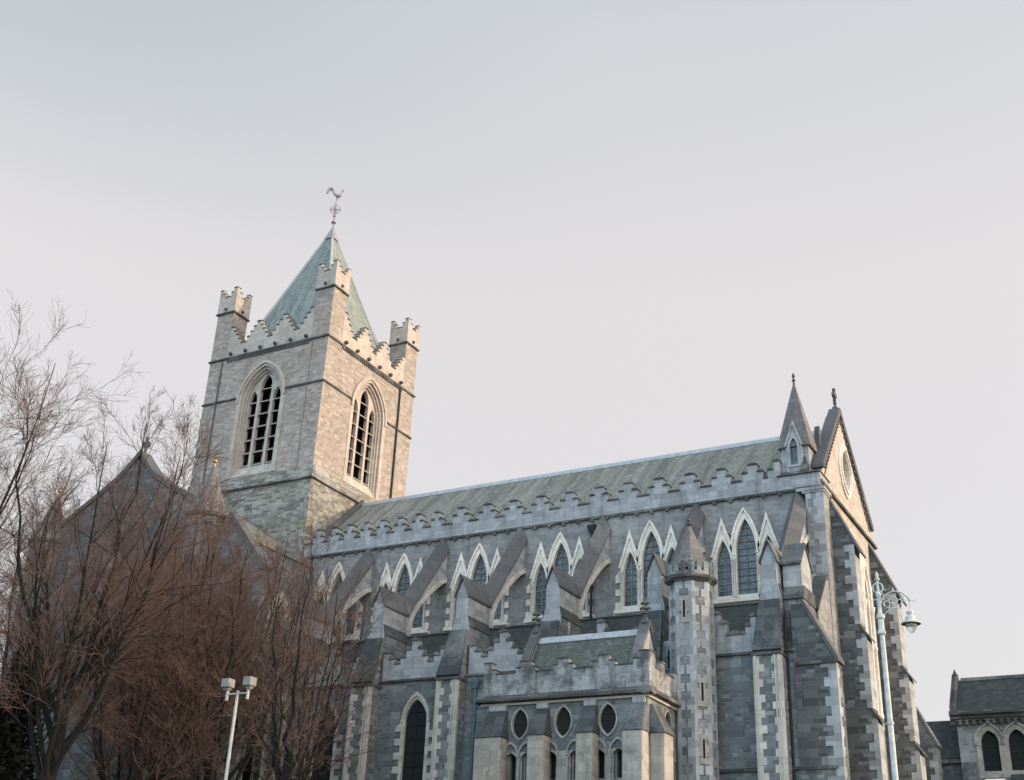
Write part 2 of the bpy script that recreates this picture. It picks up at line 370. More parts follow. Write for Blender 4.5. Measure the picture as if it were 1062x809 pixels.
class MB:
    def __init__(self): self.v = []; self.f = []
    def add(self, vs, fs):
        o = len(self.v); self.v += [tuple(x) for x in vs]; self.f += [tuple(i + o for i in f) for f in fs]; return self
    def box(self, x0, x1, y0, y1, z0, z1):
        return self.add([(x0, y0, z0), (x1, y0, z0), (x1, y1, z0), (x0, y1, z0), (x0, y0, z1), (x1, y0, z1), (x1, y1, z1), (x0, y1, z1)],
                        [(0, 3, 2, 1), (4, 5, 6, 7), (0, 1, 5, 4), (1, 2, 6, 5), (2, 3, 7, 6), (3, 0, 4, 7)])
    def prism(self, poly, pl, w0, w1, holes=()):
        """a flat outline (with holes) in plane pl, given thickness from w0 to w1"""
        loops = [list(poly)] + [list(h) for h in holes]
        flat = [p for l in loops for p in l]
        tri = tessellate_polygon([[Vector((p[0], p[1], 0)) for p in l] for l in loops])
        n = len(flat)
        vs = [P3(pl, p[0], p[1], w0) for p in flat] + [P3(pl, p[0], p[1], w1) for p in flat]
        fs = [tuple(t) for t in tri] + [tuple(i + n for i in reversed(t)) for t in tri]
        o = 0
        for l in loops:
            k = len(l)
            for i in range(k):
                a, b = o + i, o + (i + 1) % k
                fs.append((a, b, b + n, a + n))
            o += k
        return self.add(vs, fs)
    def hull(self, pts_bottom, pts_top):
        n = len(pts_bottom)
        return self.add(list(pts_bottom) + list(pts_top), [tuple(reversed(range(n))), tuple(range(n, 2 * n))] + [(i, (i + 1) % n, (i + 1) % n + n, i + n) for i in range(n)])
    def cone(self, base, tip):
        n = len(base)
        return self.add(list(base) + [tip], [tuple(reversed(range(n)))] + [(i, (i + 1) % n, n) for i in range(n)])
    def tube(self, pts, r, seg=8, cap=True):
        pts = [Vector(p) for p in pts]
        rs = r if isinstance(r, (list, tuple)) else [r] * len(pts)
        vs, fs = [], []
        up = None
        for i, p in enumerate(pts):
            d = (pts[min(i + 1, len(pts) - 1)] - pts[max(i - 1, 0)]).normalized()
            if up is None: up = d.orthogonal().normalized()
            a = (up - d * up.dot(d)).normalized(); up = a; b = d.cross(a)
            for k in range(seg):
                t = 2 * math.pi * k / seg
                vs.append(p + (a * math.cos(t) + b * math.sin(t)) * rs[i])
        for i in range(len(pts) - 1):
            for k in range(seg):
                fs.append((i * seg + k, i * seg + (k + 1) % seg, (i + 1) * seg + (k + 1) % seg, (i + 1) * seg + k))
        if cap:
            fs.append(tuple(reversed(range(seg)))); fs.append(tuple(range((len(pts) - 1) * seg, len(pts) * seg)))
        return self.add(vs, fs)
    def lathe(self, cx, cy, prof, seg=20):
        vs, fs = [], []
        for r, z in prof:
            for k in range(seg):
                t = 2 * math.pi * k / seg
                vs.append((cx + max(r, 1e-4) * math.cos(t), cy + max(r, 1e-4) * math.sin(t), z))
        for i in range(len(prof) - 1):
            for k in range(seg):
                fs.append((i * seg + k, i * seg + (k + 1) % seg, (i + 1) * seg + (k + 1) % seg, (i + 1) * seg + k))
        fs.append(tuple(reversed(range(seg)))); fs.append(tuple(range((len(prof) - 1) * seg, len(prof) * seg)))
        return self.add(vs, fs)
    def ball(self, c, r, seg=10):
        return self.lathe(c[0], c[1], [(r * math.sin(math.pi * i / 6), c[2] - r * math.cos(math.pi * i / 6)) for i in range(7)], seg)

ORG = {}
def link(name, mb, mat, parent=None, at=(0, 0, 0), smooth=False, label=None, bevel=0):
    """one mesh object; its vertices are relative to 'at', a point in the world"""
    me = bpy.data.meshes.new(name)
    me.from_pydata(mb.v, [], mb.f)
    b = bmesh.new(); b.from_mesh(me)
    bmesh.ops.recalc_face_normals(b, faces=b.faces)
    b.to_mesh(me); b.free()
    if smooth:
        me.shade_smooth(); me.set_sharp_from_angle(angle=R_(38))
    me.materials.append(M[mat] if isinstance(mat, str) else mat)
    o = bpy.data.objects.new(name, me)
    COL.objects.link(o)
    ORG[o.name] = Vector(at)
    if parent is not None:
        o.parent = parent
        o.location = Vector(at) - ORG[parent.name]
    else:
        o.location = at
    if label: o['label'] = label
    if bevel:
        md = o.modifiers.new('worn edge', 'BEVEL'); md.width = bevel; md.segments = 1; md.limit_method = 'ANGLE'; md.angle_limit = R_(40)
    return o
def thing(name, at, label, cat, group=None):
    o = bpy.data.objects.new(name, None); COL.objects.link(o)
    o.empty_display_size = 0.5
    o.location = at; ORG[o.name] = Vector(at)
    o['label'] = label; o['category'] = cat
    if group: o['group'] = group
    return o
def tag(o, label, cat, group=None):
    o['label'] = label; o['category'] = cat
    if group: o['group'] = group
    return o
def copy_part(o, parent, loc, label=None):
    """a copy of a part and of its sub-parts"""
    c = o.copy(); COL.objects.link(c); c.parent = parent; c.location = loc
    ORG[c.name] = ORG[parent.name] + Vector(loc)
    if label: c['label'] = label
    for ch in o.children:
        d = ch.copy(); COL.objects.link(d); d.parent = c
    return c

def arch(cx, w, z0, zs, za, n=7):
    h = za - zs; r = (w * w + h * h) / (2 * w)
    a = math.acos(max(-1, min(1, (r - w) / r)))
    L = [(cx - w + r - r * math.cos(a * i / n), zs + r * math.sin(a * i / n)) for i in range(n + 1)]
    L[-1] = (cx, za)
    Rr = [(2 * cx - x, z) for x, z in reversed(L[:-1])]
    return [(cx - w, z0)] + L + Rr + [(cx + w, z0)]
def vesica(cx, cz, w, h, n=8):
    r = (w * w + h * h) / (2 * w); a = math.asin(h / r)
    L = [(cx - w + r - r * math.cos(t), cz + r * math.sin(t)) for t in [-a + 2 * a * i / n for i in range(n + 1)]]
    return L + [(2 * cx - x, z) for x, z in reversed(L[1:-1])]
def circle(cx, cz, r, n=16): return [(cx + r * math.cos(2 * math.pi * i / n), cz + r * math.sin(2 * math.pi * i / n)) for i in range(n)]
def zig(u, d, z0, z1, wide, narrow, h, ph=0):
    """outline of alternating long and short quoins along the edge u, reaching in direction d"""
    p = [(u, z0)]; z = z0; i = ph
    while z < z1 - 1e-3:
        w = (wide if i % 2 else narrow) * random.uniform(0.88, 1.12); zz = min(z + h, z1)
        p += [(u + d * w, z), (u + d * w, zz)]; z = zz; i += 1
    p.append((u, z1))
    return p
def octa(cx, cy, ap, z):
    r = ap / math.cos(math.pi / 8)
    return [(cx + r * math.cos(math.pi / 8 + k * math.pi / 4), cy + r * math.sin(math.pi / 8 + k * math.pi / 4), z) for k in range(8)]
def sq(cx, cy, hx, hy, z): return [(cx - hx, cy - hy, z), (cx + hx, cy - hy, z), (cx + hx, cy + hy, z), (cx - hx, cy + hy, z)]

# ------------------------------------------------------------------ ground
def sheet(name, mat, x0, x1, y0, y1, z):
    o = link(name, MB().add([(x0, y0, z), (x1, y0, z), (x1, y1, z), (x0, y1, z)], [(0, 1, 2, 3)]), mat)
    o['kind'] = 'structure'; return o
sheet('ground', 'grass', -1500, 1500, -1500, 1500, -0.12)
sheet('road', 'asphalt', -300, 300, -9, 9, -0.116)
pv = link('pavement', MB().box(-300, 300, 9, 13, -0.114, 0.0), 'paving'); pv['kind'] = 'structure'

# ------------------------------------------------------------------ the cathedral
C0 = (-26.0, 48.0, -0.1)
CA = thing('cathedral', C0, 'grey stone gothic cathedral with a square belfry tower, battlements and flying buttresses', 'cathedral')
YC, XW, YR = 48.0, -12.05, 52.75            # clerestory face, west front, ridge line
XF = [-35.18, -30.75, -26.45, -22.12, -17.62, -12.98]   # flying buttresses
BAYS = [-36.95, -32.95, -28.62, -24.28, -19.78, -15.43]  # window bays between them

# ---- nave
win_hole = lambda cx: [(cx - 1.36, 15.9), (cx - 1.36, 17.85), (cx - 1.0, 19.25), (cx - 0.5, 18.75), (cx, 19.75), (cx + 0.5, 18.75), (cx + 1.0, 19.25), (cx + 1.36, 17.85), (cx + 1.36, 15.9)]
nw = MB().prism([(-39.2, 0), (XW - 0.002, 0), (XW - 0.002, 20.5), (-39.2, 20.5)], 'Y', YC, YC + 0.7, [win_hole(c) for c in BAYS])
NW = link('nave_wall', nw, 'clere', CA)
def toothed(u0, u1, zt, zb, zc, w, step):
    """outline of a string course with little corbels hanging from it"""
    p = [(u1, zt), (u0, zt), (u0, zb)]; u = u0 + step * .4
    while u + w < u1 - .05:
        p += [(u, zb), (u, zc), (u + w, zc), (u + w, zb)]; u += step
    return p + [(u1, zb)]
st = MB().prism(toothed(-39.3, -12.9, 20.56, 20.47, 20.36, .13, .74), 'Y', YC - 0.10, YC + 0.02)
link('string_course', st, 'coping_dark', NW)
# battlements: stepped merlons along the wall head
MER = [-38.45, -37.45, -36.45, -35.43, -34.42, -33.34, -32.27, -31.15, -29.76, -28.28, -26.82, -25.34, -23.84, -22.32, -20.84, -19.33, -17.84, -16.36, -14.93]
top = [(-39.3, 20.56)]
prev = -39.3
edge = []
for i, mx_ in enumerate(MER):
    s = (0.70 if mx_ < -30.5 else 1.0) * random.uniform(.95, 1.04); jz_ = random.uniform(-.03, .025)
    for du, z in ((-.47, 21.22), (-.47, 21.58), (-.21, 21.58), (-.21, 21.94), (.21, 21.94), (.21, 21.58), (.47, 21.58), (.47, 21.22)):
        edge.append((mx_ + du * s, z if du in (-.47, .47) and z == 21.22 else z + jz_))
edge = [(-39.3, 21.22)] + edge + [(-14.25, 21.22), (-14.25, 21.58), (-13.98, 21.58), (-13.98, 21.94), (-13.72, 21.94)]
outl = [(-39.3, 20.56)] + edge + [(-13.72, 20.56)]
NP = link('nave_parapet', MB().prism(outl, 'Y', YC - 0.12, YC + 0.26), 'ashlar', CA, bevel=0.012)
cp = MB()
def cap_run(cp, pts, y0, y1, over=0.05, t=0.10, pl='Y'):
    """cap stones on each level run of a stepped wall head, keyed into the wall by a hidden spine"""
    zb = min(z for u, z in pts) - .25
    ym = (y0 + y1) / 2
    cp.prism([(pts[0][0] + .02, zb), (pts[-1][0] - .02, zb), (pts[-1][0] - .02, zb + .1), (pts[0][0] + .02, zb + .1)], pl, ym - .02, ym + .02)
    for (a, za), (b, zb_) in zip(pts, pts[1:]):
        if abs(za - zb_) < 1e-6 and b - a > .03:
            dz = random.uniform(-.012, .012)
            h = [(a - .015, za + .002), (b + .015, za + .002), (b + .015, za + t * .55 + dz), ((a + b) / 2, za + t + dz), (a - .015, za + t * .55 + dz)]
            cp.prism(h, pl, y0 - over, y1 + over)
            m_ = (a + b) / 2
            cp.prism([(m_ - .012, zb + .05), (m_ + .012, zb + .05), (m_ + .012, za + .02), (m_ - .012, za + .02)], pl, ym - .015, ym + .015)
cap_run(cp, edge, YC - 0.12, YC + 0.26)
link('coping', cp, 'coping_dark', NP)
# roof
rf = MB().prism([(YC + 0.27, 20.9), (YR, 25.14), (57.2, 20.9), (57.2, 20.7), (YC + 0.27, 20.7)], 'X', -39.68, XW - 0.45)
NR = link('nave_roof', rf, 'slate_nave', CA)
link('ridge_roll', MB().prism([(YR - .17, 25.0), (YR - .14, 25.09), (YR - .06, 25.22), (YR, 25.28), (YR + .06, 25.22), (YR + .14, 25.09), (YR + .17, 25.0)], 'X', -39.67, XW - 0.46), 'lead', NR)
link('flashing', MB().prism([(48.3, 20.98), (YR, 25.18), (YR, 25.46), (48.3, 21.3)], 'X', -39.69, -39.35), 'coping', NR)
# far side wall and north aisle so the body is closed
link('nave_wall', MB().box(-39.2, XW - 0.61, 57.3, 57.9, 0, 20.9), 'clere', CA)
link('aisle_wall', MB().box(-39.2, -12.1, 62.0, 62.6, 0, 12.6), 'rubble', CA)
link('aisle_roof', MB().prism([(57.92, 15.8), (62.8, 12.6), (62.8, 12.4), (57.92, 15.6)], 'X', -39.2, -12.5), 'slate_dark', CA)

# clerestory windows: three lancets, gablets over the side lights
def clerestory(cx0):
    o = [(-1.45, 15.80)]
    z = 15.80; i = 0
    out_l = []
    while z < 17.6:
        w = 1.70 if i % 2 else 1.47
        out_l += [(-w, z), (-w, min(z + .3, 17.6))]; z += .3; i += 1
    left = [(-1.78, 15.80), (-1.78, 15.98)] + [(a, max(b, 15.98)) for a, b in out_l] + [(-1.46, 17.9), (-1.52, 17.98), (-1.0, 19.66), (-0.64, 18.62)]
    big = [p for p in arch(0, 0.66, 17.9, 18.05, 20.05, 8) if p[0] <= 0 and p[1] > 18.62]
    poly = left + big + [(-a, b) for a, b in reversed(left + big[:-1])]
    hb = arch(.03, 0.44, 16.2, 18.15, 19.56); hl = arch(-.98, 0.335, 16.2, 17.55, 18.66); hr = arch(1.03, 0.335, 16.2, 17.55, 18.66)
    f = MB().prism(poly, 'Y', -0.05, 0.34, [hb, hl, hr])
    f.prism([(-1.72, 15.88), (-1.72, 16.02), (-1.66, 16.06), (1.66, 16.06), (1.72, 16.02), (1.72, 15.88)], 'Y', -0.17, -0.052)     # sill
    # hood mould over the middle light and raised gable edges
    f.prism(arch(0, 0.66, 18.05, 18.07, 20.06, 8) + list(reversed(arch(0, 0.575, 18.05, 18.07, 19.92, 8))), 'Y', -0.12, -0.052)
    for s in (-1, 1):
        f.prism([(s * 1.0 - .54, 17.95), (s * 1.0, 19.72), (s * 1.0 + .54, 17.95), (s * 1.0 + .44, 17.95), (s * 1.0, 19.36), (s * 1.0 - .44, 17.95)], 'Y', -0.12, -0.053)
        f.prism(arch(s * 1.0 + .025, 0.42, 17.5, 17.55, 18.82) + list(reversed(arch(s * 1.0 + .025, 0.345, 17.5, 17.55, 18.68))), 'Y', -0.10, -0.054)
    fr = link('clerestory_window', f, 'cream', CA, (cx0, YC, 0), label=None)
    for (c, w, zs, za) in ((.03, .44, 18.15, 19.56), (-.98, .335, 17.55, 18.66), (1.03, .335, 17.55, 18.66)):
        link('pane', MB().prism(arch(c, w + .02, 16.18, zs, za + .02), 'Y', 0.15, 0.18), 'glass', fr, (cx0, YC, 0))
        b = MB()
        b.box(c - .016, c + .016, 0.115, 0.145, 16.2, za - .03)
        z = 16.45
        while z < za - .15:
            hw = w if z < zs else w * max(0.2, 1 - ((z - zs) / (za - zs)) ** 1.6)
            b.box(c - hw, c + hw, 0.110, 0.146, z, z + .026); z += 0.30
        link('glazing_bar', b, 'bar_pale' if abs(c) > .1 else 'bar', fr, (cx0, YC, 0))
    for u in (-1.40, -.52, .58, 1.42):
        link('shaft', MB().lathe(u, -.09, [(.085, 16.06), (.085, 16.14), (.055, 16.2), (.055, 17.55), (.07, 17.58), (.1, 17.72), (.1, 17.8)], 10), 'quoin_cream', fr, (cx0, YC, 0), smooth=True)
    return fr
w0 = clerestory(BAYS[0])
for c in BAYS[1:]:
    copy_part(w0, CA, (c - C0[0], YC - C0[1], -C0[2]))

# ---- side aisle
YA = 43.0
AW = [(-37.3, .0), (-32.95, 0), (-28.30, 0)]
aisle_hole = lambda cx: arch(cx, 0.60, 5.1, 10.72, 11.70)
aw = MB().prism([(-38.7, 0), (-12.1, 0), (-12.1, 12.45), (-38.7, 12.45)], 'Y', YA, YA + 0.6, [aisle_hole(c[0]) for c in AW])
AWL = link('aisle_wall', aw, 'rubble', CA)
link('string_course', MB().box(-38.7, -12.1, YA - .09, YA + .02, 12.40, 12.49), 'coping_dark', AWL)
link('string_course', MB().box(-16.9, -10.85, YA - .10, YA + .02, 8.24, 8.34), 'coping_dark', AWL)
AR = link('aisle_roof', MB().prism([(43.32, 13.0), (47.995, 15.76), (47.995, 15.5), (43.32, 12.7)], 'X', -38.7, -12.65), 'slate_dark', CA)
link('flashing', MB().box(-38.7, -12.7, 47.86, 47.993, 15.72, 15.80), 'weather', AR)
bay_edges = [-38.7] + [x for x in XF]
def aisle_parapet(x0, x1, kind):
    c = (x0 + x1) / 2
    if kind == 'peak':
        pts = [(x0, 13.66), (x0 + .30, 13.66), (x0 + .30, 13.40), (x0 + .62, 13.40), (x0 + .62, 13.17), (c - .70, 13.17), (c - .70, 13.42), (c - .43, 13.42), (c - .43, 13.74), (c - .18, 13.74), (c - .18, 14.12),
               (c + .18, 14.12), (c + .18, 13.74), (c + .43, 13.74), (c + .43, 13.42), (c + .70, 13.42), (c + .70, 13.17), (x1 - .62, 13.17), (x1 - .62, 13.40), (x1 - .30, 13.40), (x1 - .30, 13.66), (x1, 13.66)]
    else:
        pts = [(x0, 14.0), (-14.95, 14.0), (-14.95, 13.62), (-14.68, 13.62), (-14.68, 13.17), (-13.97, 13.17), (-13.97, 13.45), (-13.76, 13.45), (-13.76, 13.8), (x1, 13.8)]
    p = link('aisle_parapet', MB().prism([(x0, 12.49)] + pts + [(x1, 12.49)], 'Y', YA - .03, YA + .27), 'ashlar', CA, bevel=0.012)
    q = MB(); cap_run(q, pts, YA - .03, YA + .27, 0.05, 0.16); link('coping', q, 'coping_dark', p)
hw = 0.56
for i in range(5):
    x0 = bay_edges[i] + (hw if i else 0); x1 = bay_edges[i + 1] - hw
    aisle_parapet(x0, x1, 'peak')
aisle_parapet(-15.3, XF[5] - hw, 'dip')
def aisle_window(cx):
    outer = arch(cx, 0.70, 5.0, 10.7, 11.92, 8)
    z = 5.0; i = 0; L = []
    while z < 10.5:
        w = .98 if i % 2 else .70
        L += [(cx - w, z), (cx - w, min(z + .28, 10.5))]; z += .28; i += 1
    mid = [p for p in outer if p[1] > 10.6]
    Rr = []
    z = 5.0; i = 1
    while z < 10.5:
        w = .98 if i % 2 else .70
        Rr += [(cx + w, z), (cx + w, min(z + .28, 10.5))]; z += .28; i += 1
    poly = L + mid + list(reversed(Rr))
    f = MB().prism(poly, 'Y', YA - .035, YA + .32, [arch(cx, 0.54, 5.2, 10.72, 11.62)])
    f.prism(arch(cx, .70, 10.68, 10.7, 11.93, 8) + list(reversed(arch(cx, .60, 10.68, 10.7, 11.77, 8))), 'Y', YA - .09, YA - .037)
    fr = link('aisle_window', f, 'quoin_cream', CA)
    link('guard_mesh', MB().prism(arch(cx, .56, 5.18, 10.72, 11.65), 'Y', YA + .10, YA + .13), 'mesh', fr)
    b = MB().box(cx - .012, cx + .012, YA + .075, YA + .098, 5.2, 11.55); z = 5.6
    while z < 11.2:
        b.box(cx - .47 * (1 if z < 10.75 else .7), cx + .47 * (1 if z < 10.75 else .7), YA + .076, YA + .097, z, z + .02); z += .55
    link('glazing_bar', b, 'iron', fr)
for c, _ in AW: aisle_window(c)

# ---- flying buttresses with their piers (local x = 0 on the buttress axis)
def saddle(mb, y0, z0, y1, z1, half, rise, t=0.10):
    """a saddleback coping whose ridge runs from (y0,z0) to (y1,z1); z is the ridge height"""
    a = [(-half, -rise), (0, 0), (half, -rise), (half, -rise - t), (0, -t), (-half, -rise - t)]
    b0 = [(x, y0, z0 + z) for x, z in a]; b1 = [(x, y1, z1 + z) for x, z in a]
    mb.add(b0 + b1, [(0, 1, 4, 5), (1, 2, 3, 4), (11, 10, 7, 6), (10, 9, 8, 7), (0, 6, 7, 1), (1, 7, 8, 2), (2, 8, 9, 3), (3, 9, 10, 4), (4, 10, 11, 5), (5, 11, 6, 0)])
def buttress(k, wing=False):
    at = (XF[k], 0, 0)
    hb = 0.36; kb = 0.30
    body = MB()
    # flyer: vertical sides up to the coping, arched soffit
    body.prism([(47.995, 18.5), (47.995, 19.98), (44.9, 15.98), (44.9, 15.0), (44.95, 15.3), (45.05, 15.75), (45.3, 16.25), (45.7, 16.75), (46.25, 17.3), (46.9, 17.85), (47.5, 18.28)], 'X', -hb + .04, hb - .04)
    body.box(-hb - .02, hb + .02, 47.75, 47.994, 18.22, 18.5)             # springer at the wall
    # upright block with its gabled front
    body.prism([(-.41, 14.2), (.41, 14.2), (.41, 14.58), (kb, 15.05), (kb, 15.95), (0, 16.66), (-kb, 15.95), (-kb, 15.05), (-.41, 14.58)], 'Y', 43.08, 44.92)
    fl = link('flying_buttress', body, 'ashlar', CA, at, bevel=0.015)
    rib = MB()
    arc = [(44.93, 14.95), (44.96, 15.3), (45.06, 15.75), (45.31, 16.25), (45.71, 16.75), (46.26, 17.3), (46.91, 17.85), (47.5, 18.28), (47.98, 18.5)]
    off = [(y + .16, z - .14) if i > 1 else (y + .2, z) for i, (y, z) in enumerate(arc)]
    off[-1] = (47.98, 18.3)
    rib.prism(arc + list(reversed(off)), 'X', -hb - .035, hb + .035)
    link('soffit_rib', rib, 'quoin_cream', fl, at)
    cpn = MB(); saddle(cpn, 44.86, 16.76, 47.996, 20.76, 0.41, 0.80)
    link('coping', cpn, 'coping', fl, at)
    cpb = MB(); saddle(cpb, 42.98, 16.80, 45.05, 16.80, 0.355, 0.86)
    link('coping', cpb, 'coping', fl, at, label='level saddleback coping over the upright block')
    # set-off below the block, then the wider lower body
    so = MB()
    so.hull([(-.46, 43.095, 14.58), (.46, 43.095, 14.58), (.46, 44.96, 14.58), (-.46, 44.96, 14.58)], [(-.29, 43.095, 15.08), (.29, 43.095, 15.08), (.29, 44.93, 15.08), (-.29, 44.93, 15.08)])
    link('weathering', so, 'weather', fl, at)
    lb = MB().box(-.42, .42, 43.09, 44.9, 12.3, 14.575)
    lb.prism([(42.36, 12.3), (42.98, 14.25), (43.3, 14.25), (43.3, 12.3)], 'X', -.43, .43)
    link('lower_block', lb, 'rubble', fl, at)
    wz = MB().hull([(-.53, 42.22, 12.36), (.53, 42.22, 12.36), (.53, 42.40, 12.26), (-.53, 42.40, 12.26)], [(-.39, 42.90, 14.38), (.39, 42.90, 14.38), (.39, 43.085, 14.38), (-.39, 43.085, 14.38)])
    wz.box(-.56, .56, 42.19, 43.0, 12.16, 12.27)
    link('weathering', wz, 'weather', fl, at, label='steep dark sloping slab above the pier')
    pr = MB().box(-.51, .51, 42.3, 43.0, 0, 12.16)
    link('pier', pr, 'rubble', fl, at)
    # pale quoins on both front corners and a slim roll between them
    for s in (-1, 1):
        q = MB().prism(zig(s * .512, -s, 0.5, 12.15, .36, .20, .27, 0 if s < 0 else 1), 'Y', 42.282, 42.31)
        q.box(min(s * .512, s * .53), max(s * .512, s * .53), 42.281, 42.42, .5, 12.15)
        link('quoin', q, 'quoin_cream', fl, at)
    for u in (-.44, .28, .42):
        link('shaft', MB().lathe(u, 42.27, [(.03, .5), (.03, 11.95), (.045, 12.0), (.06, 12.1), (.06, 12.15)], 8), 'quoin_cream', fl, at, smooth=True)
    return fl
F0 = buttress(1)
for k in (0, 2, 3, 4, 5):
    copy_part(F0, CA, (XF[k] - C0[0], -C0[1], -C0[2]))

# ---- west end of the aisle: the wide pinnacle block and the raking aisle front
wb = MB().prism([(43.5, 14.6), (44.85, 14.6), (44.85, 15.98), (44.15, 16.7), (43.5, 15.98)], 'X', XF[5] + .40, -11.85)
WB = link('pinnacle_block', wb, 'ashlar', CA, bevel=0.015)
link('coping', MB().prism([(43.38, 15.90), (44.12, 16.82), (44.92, 15.90), (44.92, 15.80), (44.12, 16.70), (43.38, 15.80)], 'X', XF[5] + .36, -11.80), 'weather', WB)
link('weathering', MB().prism([(43.22, 14.42), (43.5, 14.95), (44.9, 14.95), (44.9, 14.42)], 'X', XF[5] + .42, -11.78), 'weather', WB)
link('lower_block', MB().box(XF[5] + .44, -11.82, 43.32, 44.9, 12.0, 14.42), 'rubble', WB)
ra_ = MB().prism([(-12.2, 0), (-10.68, 0), (-10.68, 12.02), (-11.75, 14.1), (-12.2, 14.1)], 'Y', 42.95, 43.75)
RA = link('aisle_buttress', ra_, 'rubble_dark', CA)
link('coping', MB().prism([(-11.86, 14.22), (-11.72, 14.24), (-10.58, 12.05), (-10.58, 11.93), (-10.66, 11.93), (-11.75, 14.03)], 'Y', 42.9, 43.8), 'coping', RA)
link('string_course', MB().box(-12.1, -10.64, 42.88, 42.95, 11.86, 11.98), 'coping_dark', RA)
link('quoin', MB().prism(zig(-10.68, -1, .5, 11.85, .52, .28, .34), 'Y', 42.93, 42.96).prism(zig(42.932, 1, .5, 11.85, .40, .22, .34, 1), 'X', -10.68, -10.66), 'quoin', RA)
awf = MB().prism([(43.3, 0), (47.99, 0), (47.99, 15.9), (43.3, 13.2)], 'X', -12.6, -12.0)
link('aisle_west_wall', awf, 'rubble', CA)
# little sloped stub by the corner of the nave
sb = MB().prism([(45.7, 13.5), (47.69, 13.5), (47.69, 16.3), (47.3, 16.3), (45.7, 14.6)], 'X', -12.36, -11.9)
SB = link('corner_stub', sb, 'clere', CA)
link('weathering', MB().prism([(45.62, 14.56), (47.3, 16.36), (47.3, 16.46), (45.56, 14.62)], 'X', -12.4, -11.86), 'weather', SB)
link('corner_foot', MB().hull([(-12.1, 47.0, 12.6), (-11.98, 47.0, 12.6), (-11.98, 47.2, 12.6), (-12.1, 47.2, 12.6)], [(-12.36, 46.2, 13.5), (-11.9, 46.2, 13.5), (-11.9, 47.6, 13.5), (-12.36, 47.6, 13.5)]), 'quoin', SB)
# corner pilaster of the nave
cpil = MB().box(-12.62, -11.86, 47.68, 48.6, 0, 20.3)
CPI = link('corner_pilaster', cpil, 'clere', CA)
link('quoin', MB().prism(zig(-11.86, -1, 12, 20.28, .48, .28, .36), 'Y', 47.66, 47.69), 'quoin', CPI)
link('quoin', MB().prism(zig(-12.62, 1, 12, 20.28, .22, .12, .36, 1), 'Y', 47.661, 47.689), 'quoin', CPI)
link('coping', MB().box(-13.0, -11.78, 47.6, 48.7, 20.3, 20.44).box(-12.75, -11.82, 47.63, 48.6, 20.2, 20.3), 'ashlar', CPI)

# ---- west front
GAP = 25.75
GY = 52.40
wo = [(48.0, 0), (57.55, 0), (57.55, 21.3), (56.9, 21.6), (GY, GAP), (48.7, 21.7), (48.0, 21.0)]
W3 = [(YR, .62, 19.5, 17.6), (YR - 1.85, .45, 18.8, 17.3), (YR + 1.85, .45, 18.8, 17.3)]
wmain = [(49.55, 11.9), (49.55, 18.0), (50.9, 19.4), (52.0, 19.2), (YR, 20.0), (53.5, 19.2), (54.6, 19.4), (55.95, 18.0), (55.95, 11.9)]
wf = MB().prism(wo, 'X', XW - 0.6, XW, [vesica(GY + .3, 22.95, .95, 1.18), wmain])
WF = link('west_wall', wf, 'ashlar_warm', CA)
gf = [(49.45, 11.8), (49.45, 18.0), (49.35, 18.1), (50.9, 19.7), (51.9, 19.1)] + [p for p in arch(YR, .98, 18, 18.2, 20.25, 8) if p[1] > 19.1] + [(53.6, 19.1), (54.6, 19.7), (56.15, 18.1), (56.05, 18.0), (56.05, 11.8)]
gw = MB().prism(gf, 'X', XW - 0.35, XW + 0.06, [arch(c, w, 12.2, zs, za) for c, w, za, zs in W3])
for c, w, za, zs in W3:
    gw.prism(arch(c, w + .34, zs - .1, zs, za + .42) + list(reversed(arch(c, w + .2, zs - .1, zs, za + .26))), 'X', XW + .062, XW + .17)
GW = link('west_window', gw, 'cream', CA)
for c, w, za, zs in W3:
    link('pane', MB().prism(arch(c, w + .02, 12.15, zs, za + .03), 'X', XW - .3, XW - .26), 'glass', GW)
    for s in (-1, 1):
        link('shaft', MB().lathe(XW + .11, c + s * (w + .27), [(.12, 12.2), (.12, 12.35), (.08, 12.45), (.08, 15.2), (.12, 15.25), (.12, 15.35), (.08, 15.4), (.08, zs - .45), (.11, zs - .4), (.16, zs - .15), (.16, zs - .1)], 12), 'cream', GW, smooth=True)
RY = GY + .3
rose = MB().prism(vesica(RY, 22.95, 1.08, 1.34), 'X', XW - .3, XW + .07, [vesica(RY, 22.95, .76, .98)])
rose.prism(vesica(RY, 22.95, .94, 1.17), 'X', XW + .072, XW + .14, [vesica(RY, 22.95, .85, 1.07)])
RO = link('vesica_window', rose, 'cream', CA, label='large pointed oval window in the west gable')
link('pane', MB().prism(vesica(RY, 22.95, .79, 1.01), 'X', XW - .25, XW - .22), 'glass', RO)
link('mullion', MB().prism(vesica(RY, 22.95, .77, .99), 'X', XW - .24, XW - .17, [vesica(RY - .33, 22.95, .26, .58), vesica(RY + .33, 22.95, .26, .58), circle(RY, 23.58, .15), circle(RY, 22.32, .15)]), 'louvre', RO)
WS = MB().box(XW - .02, XW + .13, 47.9, 57.7, 20.72, 20.86)
link('string_course', WS, 'coping_dark', WF)
gc = MB().prism([(48.62, 21.62), (GY, GAP), (57.0, 21.52), (57.35, 21.52), (57.35, 21.75), (GY + .06, GAP + .32), (GY - .06, GAP + .32), (48.42, 21.8), (48.42, 21.62)], 'X', XW - .42, XW + .12)
GC = link('gable_coping', gc, 'coping', CA, bevel=0.02)
bf = MB().prism([(48.9, 21.5), (GY, GAP - .1), (56.8, 21.4), (56.8, 21.3), (GY, GAP - .2), (48.9, 21.4)], 'X', XW - .01, XW + .03)
